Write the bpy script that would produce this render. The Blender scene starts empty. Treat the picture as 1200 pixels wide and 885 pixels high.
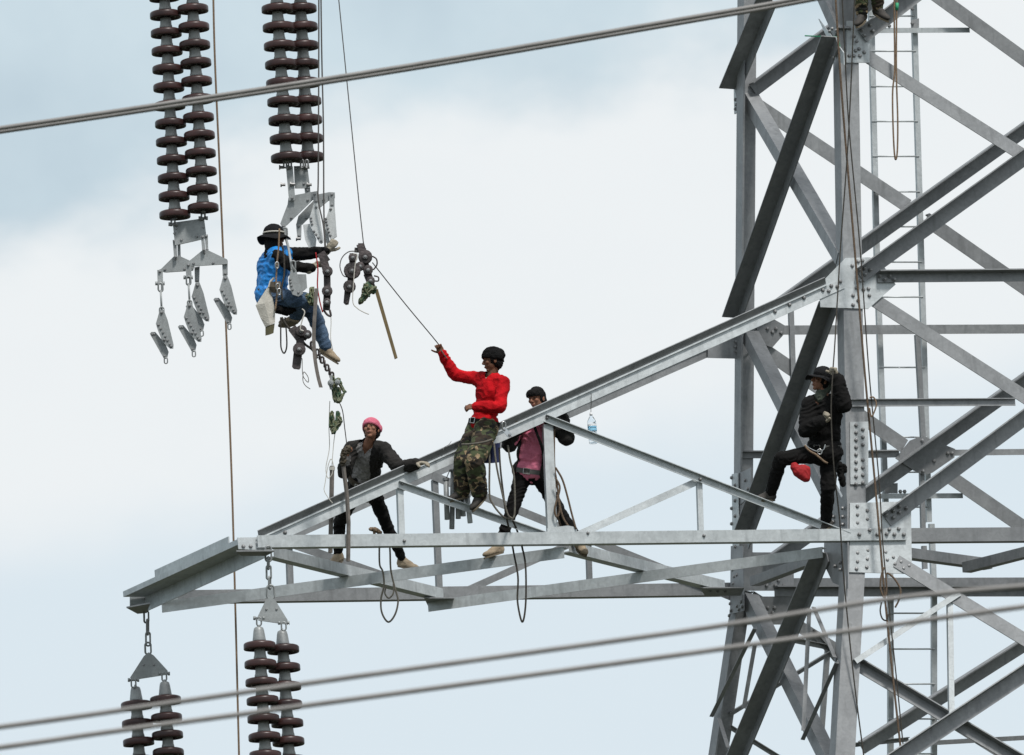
import bpy, bmesh, math, random
import numpy as np
from mathutils import Vector, Matrix, noise as mnoise

random.seed(4)
sc = bpy.context.scene
COL = sc.collection
R = math.radians
V3 = lambda *a: np.array(a, float)

# ------------------------------------------------------------------ camera
ELEV, ROLL, DIST, FPX = R(9.41), R(-3.8), 150.0, 16800.0
W0, H0 = 1200.0, 885.0
CAMP = V3(0, 0, 1.7)
_fw = V3(0, math.cos(ELEV), math.sin(ELEV)); _rt = V3(1, 0, 0); _up = np.cross(_rt, _fw)
CR = math.cos(ROLL)*_rt + math.sin(ROLL)*_up
CU = -math.sin(ROLL)*_rt + math.cos(ROLL)*_up
cd = bpy.data.cameras.new('camera'); cam = bpy.data.objects.new('camera', cd); COL.objects.link(cam)
cam.matrix_world = Matrix(((CR[0], CU[0], -_fw[0], CAMP[0]), (CR[1], CU[1], -_fw[1], CAMP[1]),
                           (CR[2], CU[2], -_fw[2], CAMP[2]), (0, 0, 0, 1)))
cd.sensor_width = 36; cd.lens = 36*FPX/W0; cd.clip_start = 1; cd.clip_end = 20000
cd.dof.use_dof = True; cd.dof.focus_distance = 152.5; cd.dof.aperture_fstop = 7.5
sc.camera = cam

# ------------------------------------------------------------------ sky, sun, exposure
SUN_EL, SUN_AZ = R(56), R(152)          # azimuth clockwise from +Y: behind the camera and to the right
wd = bpy.data.worlds.new("World"); sc.world = wd; wd.use_nodes = True
nt = wd.node_tree; nt.nodes.clear()
def wn(t, **k):
    n = nt.nodes.new(t)
    for a, b in k.items(): setattr(n, a, b)
    return n
def wmath(op, a, b=None, c=None, clamp=False):
    n = wn('ShaderNodeMath', operation=op, use_clamp=clamp)
    for i, x in enumerate((a, b, c)):
        if x is None: continue
        if isinstance(x, (int, float)): n.inputs[i].default_value = x
        else: nt.links.new(x, n.inputs[i])
    return n.outputs[0]
def wmix(f, a, b):
    n = wn('ShaderNodeMix', data_type='RGBA')
    for s, x in ((n.inputs[0], f), (n.inputs[6], a), (n.inputs[7], b)):
        if isinstance(x, (int, float)): s.default_value = x
        elif isinstance(x, tuple): s.default_value = (*x, 1)
        else: nt.links.new(x, s)
    return n.outputs[2]
sky = wn('ShaderNodeTexSky'); sky.sky_type = 'NISHITA'; sky.sun_disc = False
sky.sun_elevation = SUN_EL; sky.sun_rotation = SUN_AZ
sky.air_density = 1.2; sky.dust_density = 2.0
STR = 0.1
tc = wn('ShaderNodeTexCoord'); sep = wn('ShaderNodeSeparateXYZ'); nt.links.new(tc.outputs['Generated'], sep.inputs[0])
X, Z = sep.outputs[0], sep.outputs[2]
def wnoise(scale, detail, rough, off=(0, 0, 0), stretch=(1, 1, 1)):
    mp = wn('ShaderNodeMapping'); mp.inputs['Location'].default_value = off; mp.inputs['Scale'].default_value = stretch
    nt.links.new(tc.outputs['Generated'], mp.inputs[0])
    n = wn('ShaderNodeTexNoise'); n.inputs['Scale'].default_value = scale; n.inputs['Detail'].default_value = detail
    n.inputs['Roughness'].default_value = rough; nt.links.new(mp.outputs[0], n.inputs['Vector'])
    return wmath('SUBTRACT', n.outputs[0], 0.5)
n1 = wnoise(46, 5, 0.55, (3.1, 0, 1.7), (1, 1, 1.6))
n2 = wnoise(110, 5, 0.55, (1.2, 0, 0.4), (1, 1, 1.8))
n3 = wnoise(3.0, 4, 0.5, (7.7, 2.0, 0.4))
v = wmath('SUBTRACT', Z, 0.1633)
# upper edge of the bright cloud bank, ragged with noise: above it a thin blue veil
e1 = wmath('SUBTRACT', v, wmath('MULTIPLY_ADD', X, 0.25, 0.0172))
e1 = wmath('ADD', e1, wmath('MULTIPLY', n1, 0.021)); e1 = wmath('ADD', e1, wmath('MULTIPLY', n2, 0.007))
blue = wn('ShaderNodeMapRange', interpolation_type='SMOOTHERSTEP'); nt.links.new(e1, blue.inputs[0])
blue.inputs[1].default_value = -0.004; blue.inputs[2].default_value = 0.0075
# lower, thicker and greyer layer under the bank
e2 = wmath('ADD', wmath('MULTIPLY_ADD', X, 0.10, -0.003), wmath('MULTIPLY', v, -1.0))
e2 = wmath('ADD', e2, wmath('MULTIPLY', n1, 0.010))
low = wn('ShaderNodeMapRange', interpolation_type='SMOOTHERSTEP'); nt.links.new(e2, low.inputs[0])
low.inputs[1].default_value = -0.004; low.inputs[2].default_value = 0.007
high = wn('ShaderNodeMapRange', interpolation_type='SMOOTHSTEP'); nt.links.new(wmath('MULTIPLY_ADD', n3, 0.9, Z), high.inputs[0])
high.inputs[1].default_value = 0.25; high.inputs[2].default_value = 0.6
WHITE = tuple(x/STR for x in (0.850, 0.885, 0.903))
LOWC = tuple(x/STR for x in (0.705, 0.800, 0.865))
VEIL = tuple(x/STR for x in (0.610, 0.728, 0.795))
skyb = wmix(wmath('MULTIPLY_ADD', wnoise(38, 5, .55, (9.1, 0, 4.2)), 1.3, .84, True), sky.outputs[0], VEIL)
tone = wmath('ADD', wmath('MULTIPLY', wnoise(60, 6, .6, (5.3, 0, 2.2), (1, 1, 1.5)), .30), wmath('MULTIPLY', n2, .18))
WH = wmix(wmath('MULTIPLY_ADD', tone, 1.5, .02, True), WHITE, tuple(x/STR for x in (0.755, 0.825, 0.868)))
bank = wmix(low.outputs[0], WH, LOWC)
c = wmix(blue.outputs[0], bank, skyb)
c = wmix(wmath('MULTIPLY', high.outputs[0], 0.9), c, tuple(x/STR for x in (0.80, 0.83, 0.86)))
bg = wn('ShaderNodeBackground'); bg.inputs[1].default_value = STR; nt.links.new(c, bg.inputs[0])
wo = wn('ShaderNodeOutputWorld'); nt.links.new(bg.outputs[0], wo.inputs[0])

sl = bpy.data.lights.new('sun', 'SUN'); sl.energy = 3.3; sl.angle = R(9); sl.color = (1.0, 0.965, 0.92)
so = bpy.data.objects.new('sun', sl); COL.objects.link(so); so.location = (0, 0, 80)
sdir = V3(math.sin(SUN_AZ)*math.cos(SUN_EL), math.cos(SUN_AZ)*math.cos(SUN_EL), math.sin(SUN_EL))
so.rotation_euler = Vector(-sdir).to_track_quat('-Z', 'Y').to_euler()
vs = sc.view_settings; vs.view_transform = 'Standard'; vs.look = 'None'; vs.gamma = 1; vs.exposure = 0
vs.use_curve_mapping = False

# ------------------------------------------------------------------ pixel <-> place helpers
def ray(px, py): return _fw + CR*(px-W0/2)/FPX - CU*(py-H0/2)/FPX
def Q(px, py, Y):                       # point seen at a pixel, at a distance Y from the camera
    q = ray(px, py); return CAMP + q*(Y/q[1])
def onplane(px, py, p0, n):
    q = ray(px, py); return CAMP + q*(np.dot(p0-CAMP, n)/np.dot(q, n))
def unit(a): a = np.asarray(a, float); return a/(np.linalg.norm(a)+1e-12)
def lerp(a, b, t): return a+(b-a)*t
ALPHA = R(19.0); FD = V3(math.cos(ALPHA), math.sin(ALPHA), 0); DD = V3(-math.sin(ALPHA), math.cos(ALPHA), 0); ZZ = V3(0, 0, 1)
B0 = Q(993, 634, DIST)                  # foot of the arm on the front left leg
TW = 3.75                               # width of the tower there
DU, DL = 0.07, 0.18                     # taper above and below the arm
def mkplane(p0, along, lean): 
    n = unit(np.cross(along, lean)); return p0, n
def outward(n, ref): return n if np.dot(n, ref) > 0 else -n
PL = {}
for k, dl in (('u', DU), ('l', DL)):
    PL['F'+k] = (B0, outward(unit(np.cross(FD, ZZ+DD*dl)), -DD))
    PL['L'+k] = (B0, outward(unit(np.cross(DD, ZZ+FD*dl)), -FD))
    PL['R'+k] = (B0+DD*TW, outward(unit(np.cross(FD, ZZ-DD*dl)), -DD))     # taken from its inside: towards the camera
ZB = B0[2]
def face(f, px, py):
    p = onplane(px, py, *PL[f+'u'])
    if p[2] < ZB: p = onplane(px, py, *PL[f+'l'])
    return p
def H(px, py, dz=0.0): return onplane(px, py, V3(0, 0, ZB+dz), ZZ)
def YF(px, py=560): return onplane(px, py, B0, -DD)[1]

# ------------------------------------------------------------------ object helpers
ORG = {}
def link(name, me, origin, parent=None, kind=None):
    o = bpy.data.objects.new(name, me); COL.objects.link(o)
    origin = np.asarray(origin, float)
    if parent is not None:
        o.parent = parent; o.location = origin-ORG[parent]
    else: o.location = origin
    ORG[o] = origin
    if kind: o['kind'] = kind
    return o
def tag(o, label, cat, group=None):
    o['label'] = label; o['category'] = cat
    if group: o['group'] = group
    return o
def thing(name, label, cat, loc, group=None):
    return tag(link(name, None, loc), label, cat, group)
def mesh_of(name, vs, fs, mat, smooth=False):
    me = bpy.data.meshes.new(name)
    me.from_pydata([tuple(map(float, p)) for p in vs], [], [tuple(map(int, f)) for f in fs])
    bm = bmesh.new(); bm.from_mesh(me); bmesh.ops.recalc_face_normals(bm, faces=bm.faces); bm.to_mesh(me); bm.free()
    if smooth: me.polygons.foreach_set('use_smooth', [True]*len(me.polygons))
    me.materials.append(mat); me.update()
    return me
class MB:
    """collects shapes in world coordinates, links them as one mesh object"""
    def __init__(s): s.v = []; s.f = []
    def add(s, vs, fs):
        b = len(s.v); s.v += [np.asarray(p, float) for p in vs]; s.f += [tuple(i+b for i in f) for f in fs]; return s
    def build(s, name, mat, parent=None, origin=None, smooth=False, kind=None):
        if origin is None: origin = np.mean(s.v, axis=0)
        vs = [p-origin for p in s.v]
        return link(name, mesh_of(name, vs, s.f, mat, smooth), origin, parent, kind)
def prism(loop, d):
    n = len(loop); loop = [np.asarray(p, float) for p in loop]
    vs = loop+[p+d for p in loop]
    fs = [tuple(range(n)), tuple(range(2*n-1, n-1, -1))]+[(i, i+n, (i+1) % n+n, (i+1) % n) for i in range(n)]
    return vs, fs
def perp(a):
    a = unit(a); r = V3(0, 0, 1) if abs(a[2]) < .9 else V3(1, 0, 0)
    u = unit(np.cross(a, r)); return u, np.cross(a, u)
def tube(path, r, seg=7, closed=False):
    path = [np.asarray(p, float) for p in path]; n = len(path); vs = []; fs = []
    t0 = unit(path[1]-path[0]); u, w = perp(t0)
    rr = r if hasattr(r, '__len__') else [r]*n
    for i, p in enumerate(path):
        t = unit(path[(i+1) % n]-path[i-1]) if closed else unit(path[min(i+1, n-1)]-path[max(i-1, 0)])
        u = unit(u-t*np.dot(u, t)); w = np.cross(t, u)
        for k in range(seg):
            a = 2*math.pi*k/seg; vs.append(p+rr[i]*(math.cos(a)*u+math.sin(a)*w))
    m = n if closed else n-1
    for i in range(m):
        for k in range(seg):
            a, b = i*seg+k, i*seg+(k+1) % seg; c, d = ((i+1) % n)*seg+(k+1) % seg, ((i+1) % n)*seg+k
            fs.append((a, b, c, d))
    if not closed: fs += [tuple(range(seg))[::-1], tuple(range((n-1)*seg, n*seg))]
    return vs, fs
def smooth_path(pts, sub=6):
    pts = [np.asarray(p, float) for p in pts]
    if len(pts) < 3: return pts
    P = [2*pts[0]-pts[1]]+pts+[2*pts[-1]-pts[-2]]; out = []
    for i in range(1, len(P)-2):
        for k in range(sub):
            t = k/sub; a, b, c, d = P[i-1:i+3]
            out.append(.5*((2*b)+(c-a)*t+(2*a-5*b+4*c-d)*t*t+(3*b-a-3*c+d)*t**3))
    return out+[pts[-1]]
def lathe(profile, p0, ax, seg=20, cap=True):
    u, w = perp(ax); ax = unit(ax); vs = []; fs = []; n = len(profile)
    for (r, h) in profile:
        for k in range(seg):
            a = 2*math.pi*k/seg; vs.append(p0+ax*h+r*(math.cos(a)*u+math.sin(a)*w))
    for i in range(n-1):
        for k in range(seg):
            fs.append((i*seg+k, i*seg+(k+1) % seg, (i+1)*seg+(k+1) % seg, (i+1)*seg+k))
    if cap: fs += [tuple(range(seg))[::-1], tuple(range((n-1)*seg, n*seg))]
    return vs, fs
def bolt_shape(p, n, r=.019, h=.022):
    return lathe([(r*1.25, 0), (r*1.25, .004), (r, .004), (r*.98, h*.7), (r*.75, h*.95), (r*.45, h*1.02), (.001, h*1.02)], p, n, 6, False)
def cyl(p, q, r, seg=10): return tube([p, q], r, seg)

# ------------------------------------------------------------------ materials
def pmat(name, col, rough=.6, metal=0.0, col2=None, scale=8, detail=4, bump=0.0, bscale=40, vary=0.0, spec=None, stretch=(1, 1, 1), coords='Object', lo=.35, hi=.65):
    m = bpy.data.materials.new(name); m.use_nodes = True; t = m.node_tree; b = t.nodes['Principled BSDF']
    b.inputs['Roughness'].default_value = rough; b.inputs['Metallic'].default_value = metal
    if spec is not None: b.inputs['Specular IOR Level'].default_value = spec
    tcn = t.nodes.new('ShaderNodeTexCoord'); mp = t.nodes.new('ShaderNodeMapping'); mp.inputs['Scale'].default_value = stretch
    t.links.new(tcn.outputs[coords], mp.inputs[0])
    oi = t.nodes.new('ShaderNodeObjectInfo')
    ad = t.nodes.new('ShaderNodeVectorMath'); ad.operation = 'ADD'
    sc_ = t.nodes.new('ShaderNodeVectorMath'); sc_.operation = 'SCALE'; sc_.inputs[0].default_value = (37, 19, 53)
    t.links.new(oi.outputs['Random'], sc_.inputs['Scale']); t.links.new(mp.outputs[0], ad.inputs[0]); t.links.new(sc_.outputs[0], ad.inputs[1])
    no = t.nodes.new('ShaderNodeTexNoise'); no.inputs['Scale'].default_value = scale; no.inputs['Detail'].default_value = detail
    t.links.new(ad.outputs[0], no.inputs['Vector'])
    rp = t.nodes.new('ShaderNodeValToRGB'); rp.color_ramp.elements[0].position = lo; rp.color_ramp.elements[1].position = hi
    c2 = col2 or tuple(x*.8 for x in col)
    rp.color_ramp.elements[0].color = (*c2, 1); rp.color_ramp.elements[1].color = (*col, 1)
    t.links.new(no.outputs[0], rp.inputs[0]); out = rp.outputs[0]
    if vary:
        mr = t.nodes.new('ShaderNodeMapRange'); mr.inputs[3].default_value = 1-vary; mr.inputs[4].default_value = 1+vary
        t.links.new(oi.outputs['Random'], mr.inputs[0])
        ml = t.nodes.new('ShaderNodeVectorMath'); ml.operation = 'SCALE'; t.links.new(out, ml.inputs[0]); t.links.new(mr.outputs[0], ml.inputs['Scale']); out = ml.outputs[0]
    t.links.new(out, b.inputs['Base Color'])
    if bump:
        nb = t.nodes.new('ShaderNodeTexNoise'); nb.inputs['Scale'].default_value = bscale; nb.inputs['Detail'].default_value = 4
        t.links.new(ad.outputs[0], nb.inputs['Vector'])
        bp = t.nodes.new('ShaderNodeBump'); bp.inputs['Strength'].default_value = bump; bp.inputs['Distance'].default_value = .02
        t.links.new(nb.outputs[0], bp.inputs['Height']); t.links.new(bp.outputs[0], b.inputs['Normal'])
    return m
def galv(name, a, b_, vary, rough=.5):
    """galvanised steel: spangle (voronoi) over cloudy, slightly streaked zinc"""
    m = pmat(name, a, rough, .25, b_, 3.5, 6, .06, 60, vary, lo=.3, hi=.7)
    t = m.node_tree; b = t.nodes['Principled BSDF']
    src = b.inputs['Base Color'].links[0].from_socket
    tcn = t.nodes['Texture Coordinate']
    vo = t.nodes.new('ShaderNodeTexVoronoi'); vo.inputs['Scale'].default_value = 28; t.links.new(tcn.outputs['Object'], vo.inputs['Vector'])
    mr = t.nodes.new('ShaderNodeMapRange'); mr.inputs[3].default_value = .94; mr.inputs[4].default_value = 1.04
    t.links.new(vo.outputs['Color'], mr.inputs[0])
    no = t.nodes.new('ShaderNodeTexNoise'); no.inputs['Scale'].default_value = 14; no.inputs['Detail'].default_value = 8; no.inputs['Distortion'].default_value = 1.2
    t.links.new(tcn.outputs['Object'], no.inputs['Vector'])
    mr2 = t.nodes.new('ShaderNodeMapRange'); mr2.inputs[1].default_value = .3; mr2.inputs[2].default_value = .75; mr2.inputs[3].default_value = .87; mr2.inputs[4].default_value = 1.1
    t.links.new(no.outputs[0], mr2.inputs[0])
    mu = t.nodes.new('ShaderNodeMath'); mu.operation = 'MULTIPLY'; t.links.new(mr.outputs[0], mu.inputs[0]); t.links.new(mr2.outputs[0], mu.inputs[1])
    ml = t.nodes.new('ShaderNodeVectorMath'); ml.operation = 'SCALE'; t.links.new(src, ml.inputs[0]); t.links.new(mu.outputs[0], ml.inputs['Scale'])
    mp = t.nodes.new('ShaderNodeMapping'); mp.inputs['Scale'].default_value = (13, 13, 1.6); t.links.new(t.nodes['Vector Math'].outputs[0], mp.inputs[0])
    st = t.nodes.new('ShaderNodeTexNoise'); st.inputs['Scale'].default_value = 1.0; st.inputs['Detail'].default_value = 5; t.links.new(mp.outputs[0], st.inputs['Vector'])
    r3 = t.nodes.new('ShaderNodeMapRange'); r3.inputs[1].default_value = .56; r3.inputs[2].default_value = .78; r3.inputs[3].default_value = 0; r3.inputs[4].default_value = .55
    t.links.new(st.outputs[0], r3.inputs[0])
    mx = t.nodes.new('ShaderNodeMix'); mx.data_type = 'RGBA'; t.links.new(r3.outputs[0], mx.inputs[0]); t.links.new(ml.outputs[0], mx.inputs[6])
    mx.inputs[7].default_value = tuple(x*.55 for x in b_)+(1,) ; t.links.new(mx.outputs[2], b.inputs['Base Color'])
    return m
M = {}
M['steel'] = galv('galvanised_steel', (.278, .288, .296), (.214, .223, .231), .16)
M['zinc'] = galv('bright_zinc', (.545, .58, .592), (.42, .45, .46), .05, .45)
M['palezinc'] = galv('pale_zinc', (.60, .62, .62), (.50, .52, .52), .04, .5)
M['bolt'] = pmat('bolt_steel', (.30, .305, .31), .4, .5, (.2, .2, .2), 30)
M['fitting'] = galv('fitting_zinc', (.34, .36, .362), (.25, .265, .268), .08, .5)
M['porcelain'] = pmat('brown_porcelain', (.048, .021, .020), .36, 0, (.028, .0135, .013), 6, 5, vary=.22, spec=.4)
M['cement'] = pmat('cap_zinc', (.36, .37, .36), .55, .1, (.26, .27, .262), 9, 5, vary=.06)
M['wire'] = pmat('aluminium_wire', (.25, .243, .235), .55, .2, (.20, .193, .187), 4)
M['cable'] = pmat('steel_cable', (.10, .095, .09), .6, .3)
M['tanrope'] = pmat('tan_rope', (.24, .165, .105), .9, 0, (.15, .105, .07), 60, 3, .5, 120)
M['brownrope'] = pmat('brown_rope', (.15, .105, .07), .9, 0, (.085, .06, .042), 60, 3, .5, 120)
M['darkrope'] = pmat('dark_rope', (.055, .05, .04), .9, 0, (.03, .027, .024), 60, 3, .4, 120)
M['greyrope'] = pmat('grey_rope', (.13, .125, .10), .9, 0, (.09, .08, .07), 60, 3, .4, 120)
M['whitecord'] = pmat('white_cord', (.55, .53, .48), .9, 0)
M['greencloth'] = pmat('green_rope_wrap', (.035, .085, .05), .85, 0, (.16, .17, .09), 26, 5, .6, 60, lo=.42, hi=.58)
M['hoist'] = pmat('worn_cast_iron', (.085, .07, .07), .55, .35, (.04, .035, .035), 14, 6, .3, 40)
M['wood'] = pmat('wooden_bar', (.16, .115, .05), .75, 0, (.11, .08, .035), 10, 5, stretch=(6, 6, 1))
M['greywood'] = pmat('grey_strap', (.17, .15, .135), .85, 0, (.11, .10, .09), 18, 5)
M['canvas'] = pmat('canvas', (.58, .56, .50), .95, 0, (.46, .44, .39), 12, 5, .3, 60)
M['olive'] = pmat('olive_cloth', (.12, .11, .06), .95, 0)
M['redcloth'] = pmat('red_bag_cloth', (.36, .008, .012), .85, 0, (.26, .006, .009), 9, 4, .3, 40)
M['green'] = pmat('green_tape', (.03, .33, .16), .6, 0)
M['chrome'] = pmat('bright_steel', (.62, .62, .62), .25, .9)
M['navy'] = pmat('navy_cloth', (.02, .03, .10), .9, 0)
# ------------------------------------------------------------------ ground
g = bpy.data.meshes.new('ground')
vs_ = []; fs_ = []
rad = [6, 30, 80, 160, 260, 420, 700, 1300, 2600, 5000, 9000]; NS = 48
for r_ in rad:
    for k in range(NS):
        a = 2*math.pi*k/NS; x, y = r_*math.cos(a), r_*math.sin(a)+75
        h = 0 if r_ < 250 else (mnoise.noise(Vector((x/900, y/900, 3)))-.3)*min(6, (r_-250)/150)
        vs_.append((x, y, h))
for i in range(len(rad)-1):
    for k in range(NS): fs_.append((i*NS+k, i*NS+(k+1) % NS, (i+1)*NS+(k+1) % NS, (i+1)*NS+k))
fs_.append(tuple(range(NS)))
M['grass'] = pmat('field_grass', (.048, .052, .030), .95, 0, (.032, .036, .022), .35, 8, .5, 3)
gnd = link('ground', mesh_of('ground', vs_, fs_, M['grass'], True), V3(0, 0, 0), None, 'structure')

# ================================================================== THE TOWER
base = B0+FD*TW/2+DD*TW/2; base = V3(base[0], base[1], 0)
tower = thing('lattice_tower', 'galvanised steel lattice pylon with a long crossarm reaching to the left', 'pylon', base)
FN = {k: PL[k][1] for k in PL}
def lsect(p0, p1, u, v, w1, w2, t):
    loop = [(0, 0), (w1, 0), (w1, t), (t, t), (t, w2), (0, w2)]
    return prism([p0+u*a+v*b for a, b in loop], p1-p0)
def angle(name, p0, p1, n, u, w1, w2, out, t=.014, off=0.0, mat='steel', label=None):
    """rolled angle from p0 to p1: one flange along u in the face, the other along +n (out) or -n"""
    p0 = np.asarray(p0, float); p1 = np.asarray(p1, float)
    a = unit(p1-p0); n = unit(n-a*np.dot(n, a)); u = unit(u-a*np.dot(u, a)-n*np.dot(u, n))
    p0 = p0+n*off; p1 = p1+n*off
    mb = MB(); mb.add(*lsect(p0, p1, u, n if out else -n, w1, w2, t))
    o = mb.build(name, M[mat], tower)
    if label: o['label'] = label
    return o
DIRS = {'u': ZZ, 'd': -ZZ}
def brace(name, f, a, b, side, w1, w2, out, off=0.0, ext=1.0, t=.013, mat='steel', low=False):
    """member in a tower face F / L / R between two places seen at pixels a and b (its corner line)"""
    p0, p1 = face(f, *a), face(f, *b)
    if ext != 1.0: p1 = p0+(p1-p0)*ext
    lowf = (p0[2]+p1[2])/2 < ZB
    n = FN[f+('l' if lowf else 'u')]
    h = {'F': FD, 'R': FD, 'L': -DD}[f]
    u = {'u': ZZ, 'd': -ZZ, 'r': h, 'l': -h}[side]
    return angle(name, p0, p1, n, u, w1, w2, out, t, off, mat)
def plate(name, f, poly, off, th=.014, mat='zinc', bolts=None, bolt_off=None):
    pts = [face(f, *p) for p in poly]
    n = FN[f+('l' if np.mean([p[2] for p in pts]) < ZB else 'u')]
    mb = MB(); mb.add(*prism([p+n*off for p in pts], n*th))
    o = mb.build(name, M[mat], tower)
    if bolts: bolt_set(f, bolts, off+th if bolt_off is None else bolt_off, o)
    return o
def bolt_set(f, px, off, parent, r=.019):
    mb = MB()
    for p in px:
        q = face(f, *p); n = FN[f+('l' if q[2] < ZB else 'u')]
        mb.add(*bolt_shape(q+n*off, n, r))
    return mb.build('bolts', M['bolt'], parent, kind='stuff')
def rows(x0, y0, dx, dy, n): return [(x0+dx*i, y0+dy*i) for i in range(n)]

# --- legs: front left, rear left as seen; the right-hand pair stands beyond the frame
def leg(name, pts, nf, uf, nl_sign, w=.215, t=.02):
    for (p0, p1) in pts:
        a = unit(p1-p0); u = unit(uf-a*np.dot(uf, a)); v = unit(nl_sign-a*np.dot(nl_sign, a)-u*np.dot(nl_sign, u))
        mb = MB(); mb.add(*lsect(p0, p1, u, v, w, w, t)); mb.build(name, M['steel'], tower)
bt = face('F', 983, 0); bm_ = B0; bl = face('F', 979, 885)
bt = bm_+(bt-bm_)*1.45; gl = bm_+(bl-bm_)*((bm_[2]-0)/(bm_[2]-bl[2]))
leg('leg', [(bm_, bt), (gl, bm_)], None, FD, DD)
am = face('R', 859, 690)
am = V3(am[0], am[1], am[2]); at = face('R', 864, 20); al = face('R', 830, 885)
at = am+(at-am)*1.45; gla = am+(al-am)*(am[2]/(am[2]-al[2]))
leg('leg', [(am, at), (gla, am)], None, FD, -DD)
dt, dm, dl_ = face('F', 1400, 0), face('F', 1440, 634), face('F', 1474, 885)
ct, cm, cl = face('R', 1274, 20), face('R', 1316, 690), face('R', 1369, 885)
dt = dm+(dt-dm)*1.45; gd = dm+(dl_-dm)*(dm[2]/(dm[2]-dl_[2])); ct = cm+(ct-cm)*1.45; gc = cm+(cl-cm)*(cm[2]/(cm[2]-cl[2]))
leg('leg', [(dm, dt), (gd, dm)], None, -FD, DD)
leg('leg', [(cm, ct), (gc, cm)], None, -FD, -DD)

# --- left face, seen at a grazing angle: heavy crossing diagonals
wd1 = .15
LD = [((903, 0), (859, 107)), ((965+16, 44), (862, 378)), ((978, 352), (876, 660)), ((968, 650), (868, 885))]
brace('diagonal_brace', 'L', (907, -2), (863, 104), 'r', wd1, .19, True, .012)
brace('diagonal_brace', 'L', (981.5, 43), (865, 372), 'r', wd1, .175, True, .012)
brace('diagonal_brace', 'L', (979, 354), (876, 632), 'r', wd1, .175, True, .012)
brace('diagonal_brace', 'L', (970.7, 648), (872, 884), 'r', wd1, .175, True, .012, ext=1.6)
brace('diagonal_brace', 'L', (867, 104), (979, 296), 'l', .14, .16, False, -.03)
brace('diagonal_brace', 'L', (870, 387), (976, 597), 'l', .14, .16, False, -.03)
brace('diagonal_brace', 'L', (870, 694), (964, 885), 'l', .14, .16, False, -.03, ext=1.5)
brace('diagonal_brace', 'L', (946, -40), (978, 32), 'l', .14, .16, False, -.03)
# lower redundants of the left face
for a, b, w, s in (((889, 738), (838, 841), .045, 'l'), ((889, 757), (876, 831), .045, 'l'), ((985, 778), (945, 868), .05, 'l'),
                   ((953, 714), (946, 857), .05, 'l'), ((958, 712), (983, 771), .05, 'l'), ((847, 842), (858, 877), .05, 'l')):
    brace('redundant_brace', 'L', a, b, s, w, .045, True, .02, t=.008)

# --- rear face
brace('diagonal_brace', 'R', (876, 99), (967, 30.5), 'd', .16, .15, True, .035, ext=1.9)
brace('diagonal_brace', 'R', (1060, -42), (1200, 59.5), 'd', .155, .12, False, .01, ext=1.5)
brace('diagonal_brace', 'R', (880, 109), (1067.8, 234.7), 'd', .155, .12, False, .01)
angle('diagonal_brace', face('R', 1089, 250), face('R', 1240, 355), FN['Ru'], -ZZ, .155, .12, False, .014, .01)
brace('diagonal_brace', 'R', (868, 379), (1171, 162), 'd', .16, .15, True, .035, ext=1.19)
brace('diagonal_brace', 'R', (887, 395), (1064, 516), 'd', .155, .12, False, .01)
angle('diagonal_brace', face('R', 1110, 547), face('R', 1235, 633), FN['Ru'], -ZZ, .155, .12, False, .014, .01)
brace('diagonal_brace', 'R', (892, 655), (1200, 435), 'd', .165, .19, True, .035, ext=1.15)
brace('horizontal_brace', 'R', (886, 382), (1200, 380.5), 'd', .10, .09, False, .03, ext=1.15)
brace('horizontal_brace', 'R', (862, 529), (898, 529), 'd', .08, .07, True, .03)
brace('horizontal_brace', 'R', (1016, 528.5), (1052, 528), 'd', .08, .07, True, .03)
brace('horizontal_brace', 'R', (1108, 527.5), (1240, 526), 'd', .065, .06, False, .03)
brace('hanger', 'R', (1071, 393), (1078, 519), 'r', .055, .05, False, .05)
brace('hanger', 'R', (1077, 545), (1079, 625), 'r', .05, .05, False, .03)
brace('hanger', 'R', (923, 364), (926, 452), 'r', .055, .05, False, .05)
brace('hanger', 'R', (1080, 640), (1081, 667), 'r', .05, .05, False, .03)
plate('gusset_plate', 'R', [(1047, 538), (1064, 517), (1073, 513.5), (1084, 514), (1117, 527), (1116, 537), (1090, 555), (1080, 557), (1068, 552)], .055, .012, 'steel',
      [(1092, 541), (1108, 532), (1113, 532), (1078, 517), (1079, 553)])
plate('gusset_plate', 'R', [(885, 374), (905, 375), (917, 382), (917, 392), (903, 408), (884, 402)], .05, .012, 'steel',
      [(897, 386), (903, 390), (907, 386), (913, 391)])
plate('gusset_plate', 'R', [(866, 648), (928, 648), (928, 693), (866, 693)], .05, .012, 'steel', [(900, 681), (910, 681), (896, 687), (906, 687), (916, 687)])
plate('gusset_plate', 'R', [(872, 699), (927, 699), (927, 732), (872, 732)], .05, .012, 'steel', [(897, 712), (905, 712), (896, 718), (903, 718)])
# rear face below the arm
brace('horizontal_brace', 'R', (868, 678), (1200, 677), 'd', .12, .11, False, .02, ext=1.15)
brace('horizontal_brace', 'R', (905, 688), (1230, 688), 'd', .11, .11, True, .06)
angle('diagonal_brace', face('R', 1004, 869), face('R', 1225, 729), FN['Rl'], -ZZ, .155, .12, True, .014, .03)
brace('diagonal_brace', 'R', (884, 693), (1193, 886), 'd', .13, .10, False, .0)
brace('redundant_brace', 'R', (853, 835), (970, 763), 'd', .05, .045, True, .02, t=.008)
brace('redundant_brace', 'R', (856, 850), (914, 886), 'd', .05, .045, True, .02, t=.008)
brace('redundant_brace', 'R', (904, 742), (974, 756), 'd', .06, .045, True, .02, t=.008)
brace('redundant_brace', 'R', (967, 762), (960, 858), 'r', .055, .045, False, .02, t=.008)
brace('redundant_brace', 'R', (952, 737), (981, 771), 'd', .06, .045, True, .02, t=.008)
brace('redundant_brace', 'R', (1075, 869), (1200, 862), 'd', .05, .05, False, .02, t=.008)

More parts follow.
